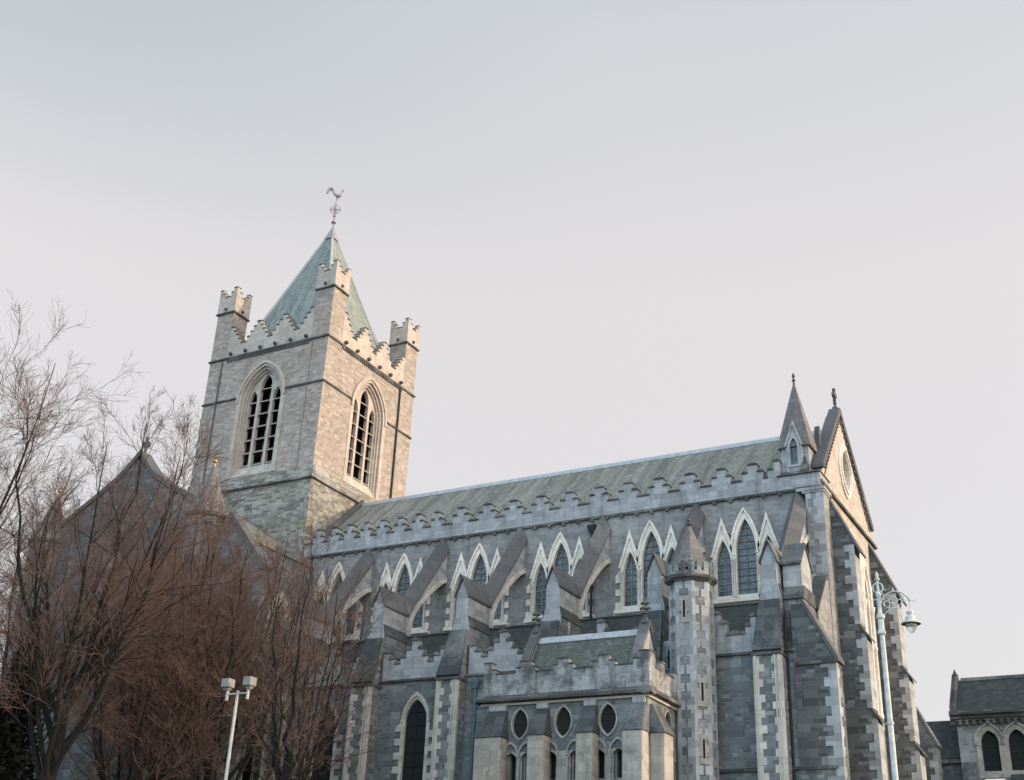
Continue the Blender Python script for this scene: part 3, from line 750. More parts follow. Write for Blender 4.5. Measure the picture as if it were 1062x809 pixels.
for i in range(15):
    t = (i + .7) / 16
    for s in (-1, 1):
        y = GY + s * (4.35 if s > 0 else 3.7) * t; z = GAP - .20 - (GAP - .2 - 21.5) * t
        bf.box(XW - .01, XW + .09, y - .06, y + .06, z - .06, z + .06)
link('ballflower', bf, 'coping', GC)
# cross on the gable
cr = MB().hull(sq(XW - .12, GY, .15, .15, GAP + .2), sq(XW - .12, GY, .10, .10, GAP + .42))
cr.lathe(XW - .12, GY, [(.05, GAP + .4), (.05, GAP + .52), (.1, GAP + .56), (.05, GAP + .6)], 8)
cx = XW - .12
def cross_outline(cy, z0, s):
    """a wheel-headed cross outline"""
    p = []
    for (a, b) in [(-.06, 0), (-.06, .38), (-.14, .34), (-.24, .42), (-.30, .42), (-.30, .62), (-.24, .62), (-.14, .70), (-.06, .66), (-.07, .86), (-.1, .92), (0, 1.0), (.1, .92), (.07, .86), (.06, .66), (.14, .70), (.24, .62), (.30, .62), (.30, .42), (.24, .42), (.14, .34), (.06, .38), (.06, 0)]:
        p.append((cy + a * s, z0 + b * s))
    return p
cr.prism(cross_outline(GY, GAP + .58, .82), 'X', cx - .07, cx + .07)
link('gable_cross', cr, 'coping_dark', CA, bevel=0.015)
# great buttresses of the west front
def west_buttress(y0, y1):
    p = [(-12.06, 0), (-10.5, 0), (-10.5, 7.6), (-10.66, 8.0), (-10.66, 10.95), (-10.80, 11.3), (-10.80, 14.2), (-11.0, 14.65), (-11.0, 18.15), (-12.06, 20.5)]
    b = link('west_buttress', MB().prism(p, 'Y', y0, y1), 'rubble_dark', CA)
    c = MB().prism([(-12.06, 20.52), (-12.06, 20.66), (-10.72, 17.72), (-10.78, 17.66), (-10.98, 18.1)], 'Y', y0 - .04, y1 + .04)
    link('coping', c, 'coping', b)
    for (xa, za, xb, zb) in ((-11.0, 14.65, -10.66, 14.1), (-10.80, 11.3, -10.52, 10.85)):
        link('weathering', MB().prism([(xa - .05, za + .06), (xb, zb + .04), (xb, zb - .04), (xa - .05, za - .06)], 'Y', y0 - .03, y1 + .03), 'weather', b)
    for x, z0, z1 in ((-11.0, 14.7, 18.05), (-10.80, 11.35, 14.15), (-10.66, 8.0, 10.9)):
        q = MB().prism(zig(x, -1, z0, z1, .42, .20, .34), 'Y', y0 - .015, y0 + .02)
        link('quoin', q, 'quoin', b)
        link('facing', MB().box(x - .02, x + .018, y0 - .012, y1 + .012, z0, z1), 'quoin', b)
west_buttress(48.62, 49.5)
west_buttress(56.3, 57.3)
nb = MB().prism([(-12.2, 0), (-10.85, 0), (-10.85, 12.1), (-11.8, 14.0), (-12.2, 14.0)], 'Y', 61.7, 62.5)
NB = link('aisle_buttress', nb, 'rubble_dark', CA)
link('coping', MB().prism([(-11.82, 14.02), (-11.78, 14.16), (-10.72, 12.05), (-10.80, 11.98)], 'Y', 61.66, 62.54), 'coping_dark', NB)
link('quoin', MB().prism(zig(-10.85, -1, .5, 11.9, .45, .22, .34), 'Y', 61.68, 61.72), 'quoin', NB)
link('aisle_west_wall', MB().prism([(57.5, 0), (62.6, 0), (62.6, 13.0), (57.5, 15.9)], 'X', -12.6, -12.1), 'rubble', CA)

# spirelet over the corner of the nave and the west front
sc = MB().box(-13.75, XW + .06, YC - .121, 49.35, 20.562, 21.2)
SP = link('corner_spirelet', sc, 'ashlar', CA, bevel=0.012)
link('string_course', MB().box(-13.05, XW + .16, YC - .24, 49.3, 20.44, 20.56), 'coping_dark', SP)
link('weathering', MB().hull([(-13.85, 47.78, 21.2), (XW + .12, 47.78, 21.2), (XW + .12, 49.4, 21.2), (-13.85, 49.4, 21.2)], [(-13.72, 48.2, 21.5), (-12.62, 48.2, 21.5), (-12.62, 49.3, 21.5), (-13.72, 49.3, 21.5)]).cone(sq(-12.60, 48.12, .27, .3, 21.22), (-12.68, 48.24, 22.2)), 'coping_dark', SP)
sx, sy = -13.1, 48.82
SF = 48.10
gab = [(sx - .36, 21.3), (sx + .36, 21.3), (sx + .36, 22.72), (sx, 23.66), (sx - .36, 22.72)]
sh = MB().prism(gab, 'Y', SF, sy, [arch(sx, .16, 21.75, 22.6, 23.0)])
sh.box(sx - .60, sx + .60, 48.24, 49.40, 21.3, 22.66)
link('shaft', sh, 'ashlar', SP)
link('slit_window', MB().prism(arch(sx, .17, 21.73, 22.6, 23.02), 'Y', SF + .1, SF + .13), 'glass', SP)
fr_ = MB().prism(arch(sx, .27, 21.65, 22.6, 23.2), 'Y', SF - .04, SF + .02, [arch(sx, .16, 21.75, 22.6, 23.0)])
fr_.prism([(sx - .42, 22.62), (sx, 23.84), (sx + .42, 22.62), (sx + .33, 22.62), (sx, 23.58), (sx - .33, 22.62)], 'Y', SF - .06, sy)
link('gablet', fr_, 'quoin', SP)
spc = MB().add(sq(sx, sy, .72, .70, 22.62) + sq(sx, sy, .72, .70, 22.72) + [(sx, sy, 26.1)], [(3, 2, 1, 0), (0, 1, 5, 4), (1, 2, 6, 5), (2, 3, 7, 6), (3, 0, 4, 7), (4, 5, 8), (5, 6, 8), (6, 7, 8), (7, 4, 8)])
link('spire', spc, 'cone', SP)
link('finial', MB().lathe(sx, sy, [(.05, 25.85), (.05, 26.08), (.09, 26.12), (.05, 26.18), (.04, 26.26), (.08, 26.34), (.02, 26.5)], 8), 'coping_dark', SP, smooth=True)
link('kneeler', MB().prism([(49.45, 21.3), (49.66, 21.3), (49.66, 23.95), (49.58, 24.05), (49.45, 23.8)], 'X', -12.50, -12.28), 'coping', SP)
# ---- tower
TX0, TX1, TY0, TY1 = -48.57, -39.70, 48.25, 57.3
TCX, TCY = (TX0 + TX1) / 2, (TY0 + TY1) / 2
tb = MB().box(TX0 - .04, TX1 + .04, TY0 - .04, TY1 + .04, 0, 25.3)
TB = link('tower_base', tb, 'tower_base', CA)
th = lambda c: arch(c, 1.66, 26.0, 30.9, 33.1, 9)
tw = MB().prism([(TX0, 25.3), (TX1, 25.3), (TX1, 34.0), (TX0, 34.0)], 'Y', TY0, TY0 + .6, [th(TCX)])
tw.prism([(TY0 + .6, 25.3), (TY1, 25.3), (TY1, 34.0), (TY0 + .6, 34.0)], 'X', TX1 - .6, TX1, [th(TCY)])
tw.box(TX0, TX0 + .6, TY0 + .601, TY1, 25.3, 34.0)
tw.box(TX0 + .601, TX1 - .601, TY1 - .6, TY1, 25.3, 34.0)
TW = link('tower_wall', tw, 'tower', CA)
link('floor', MB().box(TX0 + .61, TX1 - .61, TY0 + .61, TY1 - .61, 25.6, 25.7).box(TX0 + .61, TX1 - .61, TY0 + .61, TY1 - .61, 33.7, 33.8).box(TCX - 1.6, TCX + 1.6, TCY - 1.6, TCY + 1.6, 25.7, 33.7), 'dark', TW)
def band(mb, z0, z1, d, x0=TX0, x1=TX1, y0=TY0, y1=TY1):
    """a square ring of stone standing d proud of the tower faces"""
    mb.prism([(x0 - d, y0 - d), (x1 + d, y0 - d), (x1 + d, y1 + d), (x0 - d, y1 + d)], 'Z', z0, z1, [[(x0 + .1, y0 + .1), (x1 - .1, y0 + .1), (x1 - .1, y1 - .1), (x0 + .1, y1 - .1)]])
s1 = MB(); band(s1, 34.0, 34.1, .09); link('string_course', s1, 'coping_dark', TW)
link('string_course', MB().box(TX0 - .08, TCX - 1.78, TY0 - .08, TY0 + .02, 31.12, 31.22), 'coping_dark', TW)
link('string_course', MB().box(TCX + 1.78, TX1 + .08, TY0 - .08, TY0 + .02, 31.12, 31.22).box(TX1 - .02, TX1 + .079, TY0 - .02, TCY - 1.78, 31.121, 31.219), 'coping_dark', TW)
link('string_course', MB().box(TX1 - .02, TX1 + .079, TCY + 1.78, TY1 + .08, 31.121, 31.219), 'coping_dark', TW)
s3 = MB()
s3.prism([(TY0 - .14, 25.3), (TY0 - .14, 25.36), (TY0 - .01, 26.0), (TY0 + .1, 26.0), (TY0 + .1, 25.3)], 'X', TX0 - .14, TX1 + .138)
s3.prism([(TX1 + .14, 25.301), (TX1 + .14, 25.361), (TX1 + .01, 26.001), (TX1 - .1, 26.001), (TX1 - .1, 25.301)], 'Y', TY0 + .02, TY1 + .14)
link('sill_course', s3, 'tower_base', TW)
s4 = MB(); band(s4, 25.22, 25.299, .17); link('string_course', s4, 'coping_dark', TW)
# dentils and gargoyle stubs under the parapet
link('dentil', MB().prism(toothed(TX0 + 1.3, TX1 - 1.3, 33.998, 33.95, 33.80, .13, .22), 'Y', TY0 - .075, TY0 + .01), 'coping_dark', TW)
link('dentil', MB().prism(toothed(TY0 + 1.3, TY1 - 1.3, 33.998, 33.95, 33.80, .13, .22), 'X', TX1 - .01, TX1 + .075), 'coping_dark', TW)
gg = MB()
for i in range(6):
    x = TX0 + 1.6 + (TX1 - TX0 - 3.2) * i / 5; gg.ball((x, TY0 - .1, 34.3), .12, 8)
    y = TY0 + 1.6 + (TY1 - TY0 - 3.2) * i / 5; gg.ball((TX1 + .1, y, 34.3), .12, 8)
link('spout', gg, 'coping_dark', TW)
# stepped parapet and the four corner turrets
def stepped(u0, u1):
    cs = [u0 + .17, u0 + 2.13, u0 + 4.10, u1 - .17]
    span = u1 - u0
    cs = [u0 + .12, u0 + span * .345, u0 + span * .655, u1 - .12]
    pts = []
    for c in cs:
        for d, z in ((-.80, 34.95), (-.80, 35.27), (-.58, 35.27), (-.58, 35.58), (-.37, 35.58), (-.37, 35.88), (-.16, 35.88), (-.16, 36.18), (.16, 36.18), (.16, 35.88), (.37, 35.88), (.37, 35.58), (.58, 35.58), (.58, 35.27), (.80, 35.27), (.80, 34.95)):
            pts.append((c + d, z))
    pts = [p for p in pts if u0 - 1e-6 <= p[0] <= u1 + 1e-6]
    pts = [(u0, pts[0][1])] + pts + [(u1, pts[-1][1])]
    return pts
TS = 1.27
for pl, a, b, w0_, w1_ in (('Y', TX0 + TS, TX1 - TS, TY0 - .001, TY0 + .4), ('X', TY0 + TS, TY1 - TS, TX1 + .001, TX1 - .4), ('Y', TX0 + TS, TX1 - TS, TY1 - .4, TY1), ('X', TY0 + TS, TY1 - TS, TX0, TX0 + .4)):
    pts = stepped(a, b)
    p = link('tower_parapet', MB().prism([(a, 34.1)] + pts + [(b, 34.1)], pl, w0_, w1_), 'ashlar_warm', CA, bevel=0.012)
    q = MB(); cap_run(q, pts, min(w0_, w1_), max(w0_, w1_), .04, .07, pl)
    link('coping', q, 'coping_dark', p)
def turret(cx, cy):
    h = TS / 2
    b = MB().hull(sq(cx, cy, h, h, 34.1), sq(cx, cy, h, h, 37.3))
    t = link('tower_turret', b, 'tower', CA)
    link('string_course', MB().box(cx - h - .10, cx + h + .10, cy - h - .10, cy + h + .10, 37.3, 37.4), 'coping_dark', t)
    hd = MB(); q = MB()
    k = h + .05
    pts = [(-k, 39.05), (-.42, 39.05), (-.42, 38.78), (-.22, 38.78), (-.22, 38.5), (.22, 38.5), (.22, 38.78), (.42, 38.78), (.42, 39.05), (k, 39.05)]
    for pl, c, w in (('Y', cx, cy - k), ('Y', cx, cy + k - .2), ('X', cy, cx - k), ('X', cy, cx + k - .2)):
        kk = k if pl == 'Y' else k - .201
        pp = [(c + max(-kk, min(kk, u)), z) for u, z in pts]
        hd.prism([(c - kk, 37.4)] + pp + [(c + kk, 37.4)], pl, w, w + .2)
        cap_run(q, pp, w, w + .2, .035, .055, pl)
    hd.box(cx - h + .1, cx + h - .1, cy - h + .1, cy + h - .1, 37.4, 38.2)
    H_ = link('head', hd, 'ashlar_warm', t)
    link('coping', q, 'coping_dark', t)
    sp_ = MB(); sp_.ball((cx, cy - k - .05, 37.62), .10, 8); sp_.ball((cx + k + .05, cy, 37.62), .10, 8)
    link('spout', sp_, 'coping_dark', t)
for cx_ in (TX0 + TS / 2, TX1 - TS / 2):
    for cy_ in (TY0 + TS / 2, TY1 - TS / 2): turret(cx_, cy_)
# belfry windows
def belfry(pl):
    c = TCX if pl == 'Y' else TCY
    D = (lambda d: TY0 + d) if pl == 'Y' else (lambda d: TX1 - d)
    f = MB()
    f.prism(arch(c, 1.78, 26.05, 30.9, 33.28, 10), pl, D(-.03), D(.12), [arch(c, 1.50, 26.1, 30.9, 32.98, 10)])
    f.prism(arch(c, 1.80, 30.8, 30.9, 33.32, 10) + list(reversed(arch(c, 1.66, 30.8, 30.9, 33.14, 10))), pl, D(-.11), D(-.032))
    f.prism(arch(c, 1.64, 26.05, 30.9, 33.08, 10), pl, D(.122), D(.24), [arch(c, 1.36, 26.1, 30.9, 32.82, 10)])
    f.prism(arch(c, 1.64, 26.05, 30.9, 33.08, 10), pl, D(.242), D(.36), [arch(c, 1.25, 26.1, 30.9, 32.70, 10)])
    f.prism(arch(c, 1.64, 26.05, 30.9, 33.08, 10), pl, D(.362), D(.58), [arch(c, .40, 26.75, 31.8, 32.56, 7), arch(c - .87, .27, 26.75, 31.0, 31.62, 6), arch(c + .87, .27, 26.75, 31.0, 31.62, 6)])
    fr = link('belfry_window', f, 'ashlar_warm', CA)
    sl = MB()
    a, b, e_ = D(-.02), D(.37), D(.3)
    if pl == 'Y':
        sl.add([(c - 1.6, a, 26.0), (c + 1.6, a, 26.0), (c + 1.3, b, 26.76), (c - 1.3, b, 26.76), (c - 1.3, b, 26.0), (c + 1.3, b, 26.0)], [(0, 1, 2, 3), (0, 3, 4), (1, 5, 2), (0, 4, 5, 1), (3, 2, 5, 4)])
    else:
        sl.add([(a, c - 1.6, 26.0), (a, c + 1.6, 26.0), (b, c + 1.3, 26.76), (b, c - 1.3, 26.76), (b, c - 1.3, 26.0), (b, c + 1.3, 26.0)], [(0, 1, 2, 3), (0, 3, 4), (1, 5, 2), (0, 4, 5, 1), (3, 2, 5, 4)])
    link('sill', sl, 'ashlar_warm', fr)
    for cc, w, zt in ((c, .39, 32.1), (c - .87, .26, 31.2), (c + .87, .26, 31.2)):
        lv = MB().prism([(cc - .03, 26.8), (cc + .03, 26.8), (cc + .03, zt), (cc - .03, zt)], pl, D(.76), D(.80))
        for i in range(7):
            z = 26.80 + .80 * i
            if z < zt:
                A = [(cc - w, D(.37), z), (cc + w, D(.37), z), (cc + w, D(.84), z + .30), (cc - w, D(.84), z + .30)]
                if pl == 'X': A = [(y, x, zz) for x, y, zz in A]
                lv.hull(A, [(x, y, zz + .07) for x, y, zz in A])
        link('louvre', lv, 'louvre', fr)
belfry('Y'); belfry('X')
link('downpipe', MB().tube([(TX1 + .07, 55.72, 22.0), (TX1 + .07, 55.72, 34.0)], .06, 8), 'iron', CA, smooth=True)
link('downpipe', MB().tube([(-40.82, TY0 - .03, 20), (-40.82, TY0 - .03, 33.9)], .022, 6), 'grey_paint', CA, label='thin conductor strip down the tower front')
link('downpipe', MB().tube([(-47.55, TY0 - .05, 26), (-47.55, TY0 - .05, 33.9)], .04, 6), 'coping', CA)
# spire
h = 3.45
AP = (TCX, TCY, 45.1)
sp0 = MB().cone(sq(TCX, TCY, h, h, 34.7), AP)
SPI = link('tower_spire', sp0, 'slate_spire', CA)
hp = MB()
for a in (-1, 1):
    for b in (-1, 1):
        hp.tube([(TCX + a * h, TCY + b * h, 34.72), (TCX, TCY, 45.1)], [.13, .08], 6)
link('hip_roll', hp, 'lead_blue', SPI)
link('cap', MB().cone(sq(TCX, TCY, .36, .36, 44.28), (TCX, TCY, 45.42)), 'bronze', SPI)
link('tower_roof', MB().box(TX0 + .41, TX1 - .41, TY0 + .41, TY1 - .41, 34.3, 34.72), 'lead', CA)
# weather vane with a cockerel
wv = MB().lathe(TCX, TCY, [(.06, 44.9), (.055, 45.6), (.16, 45.66), (.16, 45.74), (.05, 45.82), (.05, 46.1), (.11, 46.18), (.045, 46.28), (.04, 47.1), (.028, 47.75)], 10)
WV = link('weather_vane', wv, 'bronze', CA, smooth=True)
cw = MB()
for a in (0, math.pi / 2):
    ca, sa = math.cos(a + .5), math.sin(a + .5)
    tr = lambda u, z: (TCX + u * ca, TCY + u * sa, z)
    cw.tube([tr(-.34, 46.72), tr(.34, 46.72)], .035, 6)
    for s in (-1, 1):
        cw.tube([tr(s * .3, 46.72), tr(s * .36, 46.82), tr(s * .28, 46.9), tr(s * .2, 46.82)], .025, 5)
        cw.tube([tr(s * .3, 46.72), tr(s * .36, 46.62), tr(s * .28, 46.54), tr(s * .2, 46.62)], .025, 5)
        cw.tube([tr(s * .05, 46.35), tr(s * .2, 46.45), tr(s * .06, 46.62)], .022, 5)
        cw.tube([tr(s * .05, 47.1), tr(s * .17, 47.02), tr(s * .06, 46.84)], .022, 5)
link('scroll_cross', cw, 'bronze', WV)
ck = MB()
q = lambda u, z: (TCX + u * .80, TCY + u * .60, z)
ck.tube([q(-.10, 47.86), q(.0, 47.80), q(.12, 47.82), q(.22, 47.92), q(.29, 48.08), q(.33, 48.22)], [.05, .12, .14, .11, .065, .06], 10)
ck.tube([q(-.06, 47.86), q(-.18, 47.96), q(-.26, 48.18), q(-.36, 48.36), q(-.50, 48.36), q(-.60, 48.2), q(-.64, 47.96), q(-.72, 47.86)], [.09, .08, .075, .09, .10, .09, .06, .02], 8)
ck.tube([q(-.30, 48.30), q(-.42, 48.24), q(-.48, 48.08)], [.06, .05, .015], 6)
ck.ball(q(.35, 48.25), .07, 8)
ck.tube([q(.38, 48.25), q(.48, 48.23)], [.04, .005], 6)
ck.tube([q(.30, 48.33), q(.36, 48.38), q(.42, 48.31)], [.015, .035, .01], 6)
ck.tube([q(.05, 47.72), q(.05, 47.5)], .03, 6)
link('cockerel', ck, 'bronze', WV, smooth=True)

# ---- transept
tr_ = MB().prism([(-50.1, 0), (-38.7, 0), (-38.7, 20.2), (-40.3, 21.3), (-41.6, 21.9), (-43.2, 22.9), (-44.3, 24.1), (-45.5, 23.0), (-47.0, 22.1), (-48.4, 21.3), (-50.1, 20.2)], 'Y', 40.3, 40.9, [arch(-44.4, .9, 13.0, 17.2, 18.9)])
TR = link('transept_front', tr_, 'rubble_dark', CA)  # darker stone puts the shade of the trees into the front's colour
fz = MB().prism(arch(-44.4, 1.1, 12.8, 17.2, 19.2), 'Y', 40.24, 40.7, [arch(-44.4, .8, 13.0, 17.2, 18.8)])
fzo = link('transept_window', fz, 'ashlar', CA)
link('pane', MB().prism(arch(-44.4, .82, 12.95, 17.2, 18.85), 'Y', 40.62, 40.66), 'glass', fzo)
link('coping', MB().prism([(-38.9, 20.24), (-40.3, 21.35), (-41.6, 21.95), (-43.2, 22.95), (-44.3, 24.2), (-45.5, 23.05), (-47.0, 22.15), (-48.4, 21.35), (-50.2, 20.2), (-50.2, 20.4), (-48.4, 21.6), (-47.0, 22.4), (-45.5, 23.35), (-44.3, 24.5), (-43.2, 23.25), (-41.6, 22.2), (-40.3, 21.6), (-38.7, 20.4)], 'Y', 40.2, 41.0), 'coping', TR)
tc_ = MB().prism([(-44.36, 24.4)] + [(-44.3 + (a - 0) * .85, 24.42 + b * .95) for a, b in [(-.06, 0), (-.06, .38), (-.14, .34), (-.24, .42), (-.30, .42), (-.30, .62), (-.24, .62), (-.14, .70), (-.06, .66), (-.07, .86), (0, 1.0), (.07, .86), (.06, .66), (.14, .70), (.24, .62), (.30, .62), (.30, .42), (.24, .42), (.14, .34), (.06, .38), (.06, 0)]], 'Y', 40.5, 40.62)
link('gable_cross', tc_, 'coping', CA)
ts = MB().prism([(40.9, 0), (48.2, 0), (48.2, 20.3), (40.9, 20.3)], 'X', -39.3, -38.7, [arch(c, .62, 12.0, 16.3, 17.7) for c in (42.5, 45.8)])
link('transept_wall', ts, 'rubble', CA)
for c in (42.5, 45.8):
    f = MB().prism(arch(c, .95, 11.8, 16.3, 18.1), 'X', -39.1, -38.62, [arch(c, .5, 12.0, 16.3, 17.6)])
    f = link('transept_window', f, 'cream', CA)
    link('pane', MB().prism(arch(c, .52, 11.95, 16.3, 17.62), 'X', -39.05, -39.0), 'glass', f)
link('transept_wall', MB().box(-50.1, -49.5, 40.91, 48.2, 0, 20.2), 'rubble', CA)
link('transept_roof', MB().prism([(-50.2, 20.1), (-44.4, 23.7), (-38.6, 20.1), (-38.6, 19.9), (-44.4, 23.5), (-50.2, 19.9)], 'Y', 41.02, 48.18), 'slate_nave', CA)
for cx_ in (-39.15, -49.7):
    t = link('transept_turret', MB().hull(octa(cx_, 40.3, .85, 0), octa(cx_, 40.3, .85, 20.1)), 'rubble', CA)
    link('string_course', MB().hull(octa(cx_, 40.3, .98, 20.1), octa(cx_, 40.3, 1.02, 20.25)), 'coping_dark', t)
    link('cone', MB().cone(octa(cx_, 40.3, .92, 20.25), (cx_, 40.3, 22.95)), 'cone', t)
    link('finial', MB().lathe(cx_, 40.3, [(.05, 22.8), (.05, 22.98), (.13, 23.04), (.13, 23.1), (.05, 23.16), (.09, 23.25), (.02, 23.36)], 8), 'gilt', t, smooth=True)
link('raking_buttress', MB().prism([(-38.3, 0), (-35.5, 0), (-35.5, 17.3), (-37.9, 20.2), (-38.3, 20.2)], 'Y', 40.5, 41.0), 'rubble', CA)
link('coping', MB().prism([(-38.0, 20.22), (-37.8, 20.42), (-35.3, 17.5), (-35.5, 17.32)], 'Y', 40.42, 41.08), 'coping', bpy.data.objects['raking_buttress'])
link('slit_window', MB().prism(zig(-38.62, -1, 8.0, 9.75, .36, .22, .3) + [(-38.5, 9.75), (-38.5, 8.0)], 'Y', 40.42, 40.49), 'quoin_cream', CA)
link('slit_window', MB().box(-38.62, -38.5, 40.36, 40.41, 8.0, 9.6), 'dark', CA)
wl = MB().box(-39.7, -39.35, 39.3, 39.42, 9.7, 9.82).hull(sq(-39.52, 39.3, .06, .06, 9.8), sq(-39.52, 39.22, .16, .12, 10.0))
WL = link('wall_lantern', wl, 'white_paint', CA)
link('choir_wall', MB().box(-62, -50.15, 46.0, 54, 0, 13.0), 'rubble_shade', CA)
link('choir_roof', MB().prism([(45.7, 13.0), (50, 15.6), (54.3, 13.0)], 'X', -62.2, -50.15), 'slate_dark', CA)

# ---- stair turret on the nave side
QX, QY, QA = -15.80, 42.27, 0.76
stt = link('stair_turret', MB().hull(octa(QX, QY, QA, 0), octa(QX, QY, QA, 15.08)), 'rubble', CA)
qn = MB()
rr_ = QA / math.cos(math.pi / 8)
for k in (3, 4, 5, 6, 7, 0):
    th_ = math.pi / 8 + k * math.pi / 4
    V = Vector((QX + rr_ * math.cos(th_), QY + rr_ * math.sin(th_), 0))
    def along(dk):
        t2 = math.pi / 8 + (k + dk) * math.pi / 4
        return (Vector((QX + rr_ * math.cos(t2), QY + rr_ * math.sin(t2), 0)) - V).normalized()
    A_, B_ = along(-1), along(1)
    Oo = (V - Vector((QX, QY, 0))).normalized()
    nA = Vector((math.cos(th_ - math.pi / 8), math.sin(th_ - math.pi / 8), 0)); nB = Vector((math.cos(th_ + math.pi / 8), math.sin(th_ + math.pi / 8), 0))
    z = .3; i = k
    while z < 14.95:
        zz = min(z + .32, 15.0)
        wa, wb_ = (.27, .13) if i % 2 else (.13, .27)
        if random.random() < .12: wa = wb_ = .28
        t_ = .018
        pl_ = [V + A_ * wa, V + A_ * wa + nA * t_, V + Oo * t_ * 1.08, V + B_ * wb_ + nB * t_, V + B_ * wb_, V - Oo * .02]
        qn.hull([(p.x, p.y, z) for p in pl_], [(p.x, p.y, zz) for p in pl_])
        z = zz; i += 1
link('quoin', qn, 'quoin', stt)
cn = MB().hull(octa(QX, QY, QA + .02, 14.98), octa(QX, QY, QA + .17, 15.12)).hull(octa(QX, QY, QA + .17, 15.121), octa(QX, QY, QA + .17, 15.24))
link('cornice', cn, 'coping_dark', stt)
rg = MB()
for k in range(8):
    a0 = math.pi / 8 + k * math.pi / 4
    ro = (QA + .04) / math.cos(math.pi / 8); ri = (QA - .06) / math.cos(math.pi / 8)
    p0 = Vector((math.cos(a0), math.sin(a0))); p1 = Vector((math.cos(a0 + math.pi / 4), math.sin(a0 + math.pi / 4)))
    def seg(f0, f1, z1):
        e0 = p0.lerp(p1, f0); e1 = p0.lerp(p1, f1)
        pl_ = [(QX + e0.x * ri, QY + e0.y * ri), (QX + e0.x * ro, QY + e0.y * ro), (QX + e1.x * ro, QY + e1.y * ro), (QX + e1.x * ri, QY + e1.y * ri)]
        rg.hull([(x, y, 15.24) for x, y in pl_], [(x, y, z1) for x, y in pl_])
    seg(0, .20, 15.78); seg(.20, .36, 15.42); seg(.36, .64, 15.78); seg(.64, .80, 15.42); seg(.80, 1.0, 15.78)
link('battlement', rg, 'ashlar_stain', stt)
link('cone', MB().cone(octa(QX, QY, QA + .0, 15.52), (QX, QY, 17.5)), 'cone', stt)
link('finial', MB().lathe(QX, QY, [(.05, 17.3), (.06, 17.42), (.12, 17.47), (.06, 17.54), (.1, 17.62), (.02, 17.72)], 8), 'coping', stt, smooth=True)
for sx_, sy_, sz_, rot_ in ((QX, QY - QA, 13.5, 0.0), (QX + QA * .7071, QY - QA * .7071, 10.45, math.pi / 4), (QX + QA * .7071, QY - QA * .7071, 8.45, math.pi / 4)):
    hole_ = [(-.045, .1), (.045, .1), (.045, .75), (-.045, .75)]
    out_ = [(-.19, -.1), (.19, -.1), (.19, .1), (.11, .1), (.11, .32), (.19, .32), (.19, .54), (.11, .54), (.11, .74), (.19, .74), (.19, .92), (-.19, .92), (-.19, .74), (-.11, .74), (-.11, .54), (-.19, .54), (-.19, .32), (-.11, .32), (-.11, .1), (-.19, .1)]
    sw = link('slit_window', MB().prism(out_, 'Y', -.03, .01, [hole_]), 'porch_pier', stt, (sx_, sy_, sz_))
    sw.rotation_euler = (0, 0, rot_)
    link('slit_dark', MB().box(-.05, .05, -.012, -.004, .08, .77), 'dark', sw, (sx_, sy_, sz_))
# narrow wall between porch and stair turret, with its little lancet
lk = link('link_wall', MB().prism([(-17.25, 0), (-16.45, 0), (-16.45, 12.6), (-16.6, 13.1), (-17.1, 13.1), (-17.25, 12.6)], 'Y', 42.72, 42.99, [arch(-16.82, .12, 12.05, 12.6, 12.85)]), 'ashlar', CA)
f = link('lancet_window', MB().prism(arch(-16.82, .24, 11.98, 12.6, 13.02), 'Y', 42.68, 42.9, [arch(-16.82, .12, 12.05, 12.6, 12.85)]), 'quoin', CA, label='small pale lancet in the angle beside the stair turret')
link('pane', MB().prism(arch(-16.82, .13, 12.04, 12.6, 12.86), 'Y', 42.84, 42.86), 'glass', f)
link('glazing_bar', MB().box(-16.95, -16.70, 42.62, 42.65, 12.42, 12.46), 'iron', f)

# ---- porch
PX0, PX1, PY = -22.75, -16.25, 39.0
VX = [-21.18, -19.45, -17.72]
LX = [(-21.52, -20.88), (-19.93, -18.97), (-18.07, -17.33)]
lhole = lambda c: arch(c, .27, 7.5, 8.45, 8.84, 6)
pw = MB().prism([(PX0, 8.55), (PX1, 8.55), (PX1, 10.3), (PX0, 10.3)], 'Y', PY, PY + .5, [vesica(c, 9.54, .34, .56) for c in VX])
pw.prism([(PY + .5, 0), (42.7, 0), (42.7, 10.3), (PY + .5, 10.3)], 'X', PX1 - .5, PX1, [vesica(40.75, 9.54, .3, .5), lhole(41.1)])
pw.box(PX0, PX0 + .5, PY + .501, 42.9, 0, 10.3)
PW = link('porch_wall', pw, 'rubble', CA)
xs = [(PX0, 0), (PX1, 0), (PX1, 8.548), (PX0, 8.548)]
lowc = [c for pr_ in LX for c in pr_]
holes = []
for c in lowc:
    a = arch(c, .27, 7.5, 8.2, 8.545, 5); holes.append(a)
link('arcade_wall', MB().prism(xs, 'Y', PY - .02, PY + .5, holes), 'porch_pier', PW)
for c in lowc + [None]:
    pl = 'Y' if c is not None else 'X'
    cc = c if c is not None else 41.1
    D = (lambda d: PY - .02 + d) if pl == 'Y' else (lambda d: PX1 - d)
    f = MB().prism(arch(cc, .33, 8.38, 8.45, 8.93, 7) + list(reversed(arch(cc, .265, 8.38, 8.45, 8.84, 7))), pl, D(-.06), D(.04))
    f.prism(arch(cc, .275, 7.48, 8.43, 8.86, 6), pl, D(.06), D(.2), [arch(cc, .20, 7.52, 8.43, 8.78, 6)])
    f.prism(arch(cc, .275, 7.48, 8.43, 8.86, 6), pl, D(.202), D(.4), [arch(cc, .135, 7.6, 8.40, 8.68, 6)])
    lw = link('lancet_window', f, 'porch_pier', CA)
    link('pane', MB().prism(arch(cc, .15, 7.55, 8.4, 8.70, 6), pl, D(.37), D(.39)), 'mesh', lw)
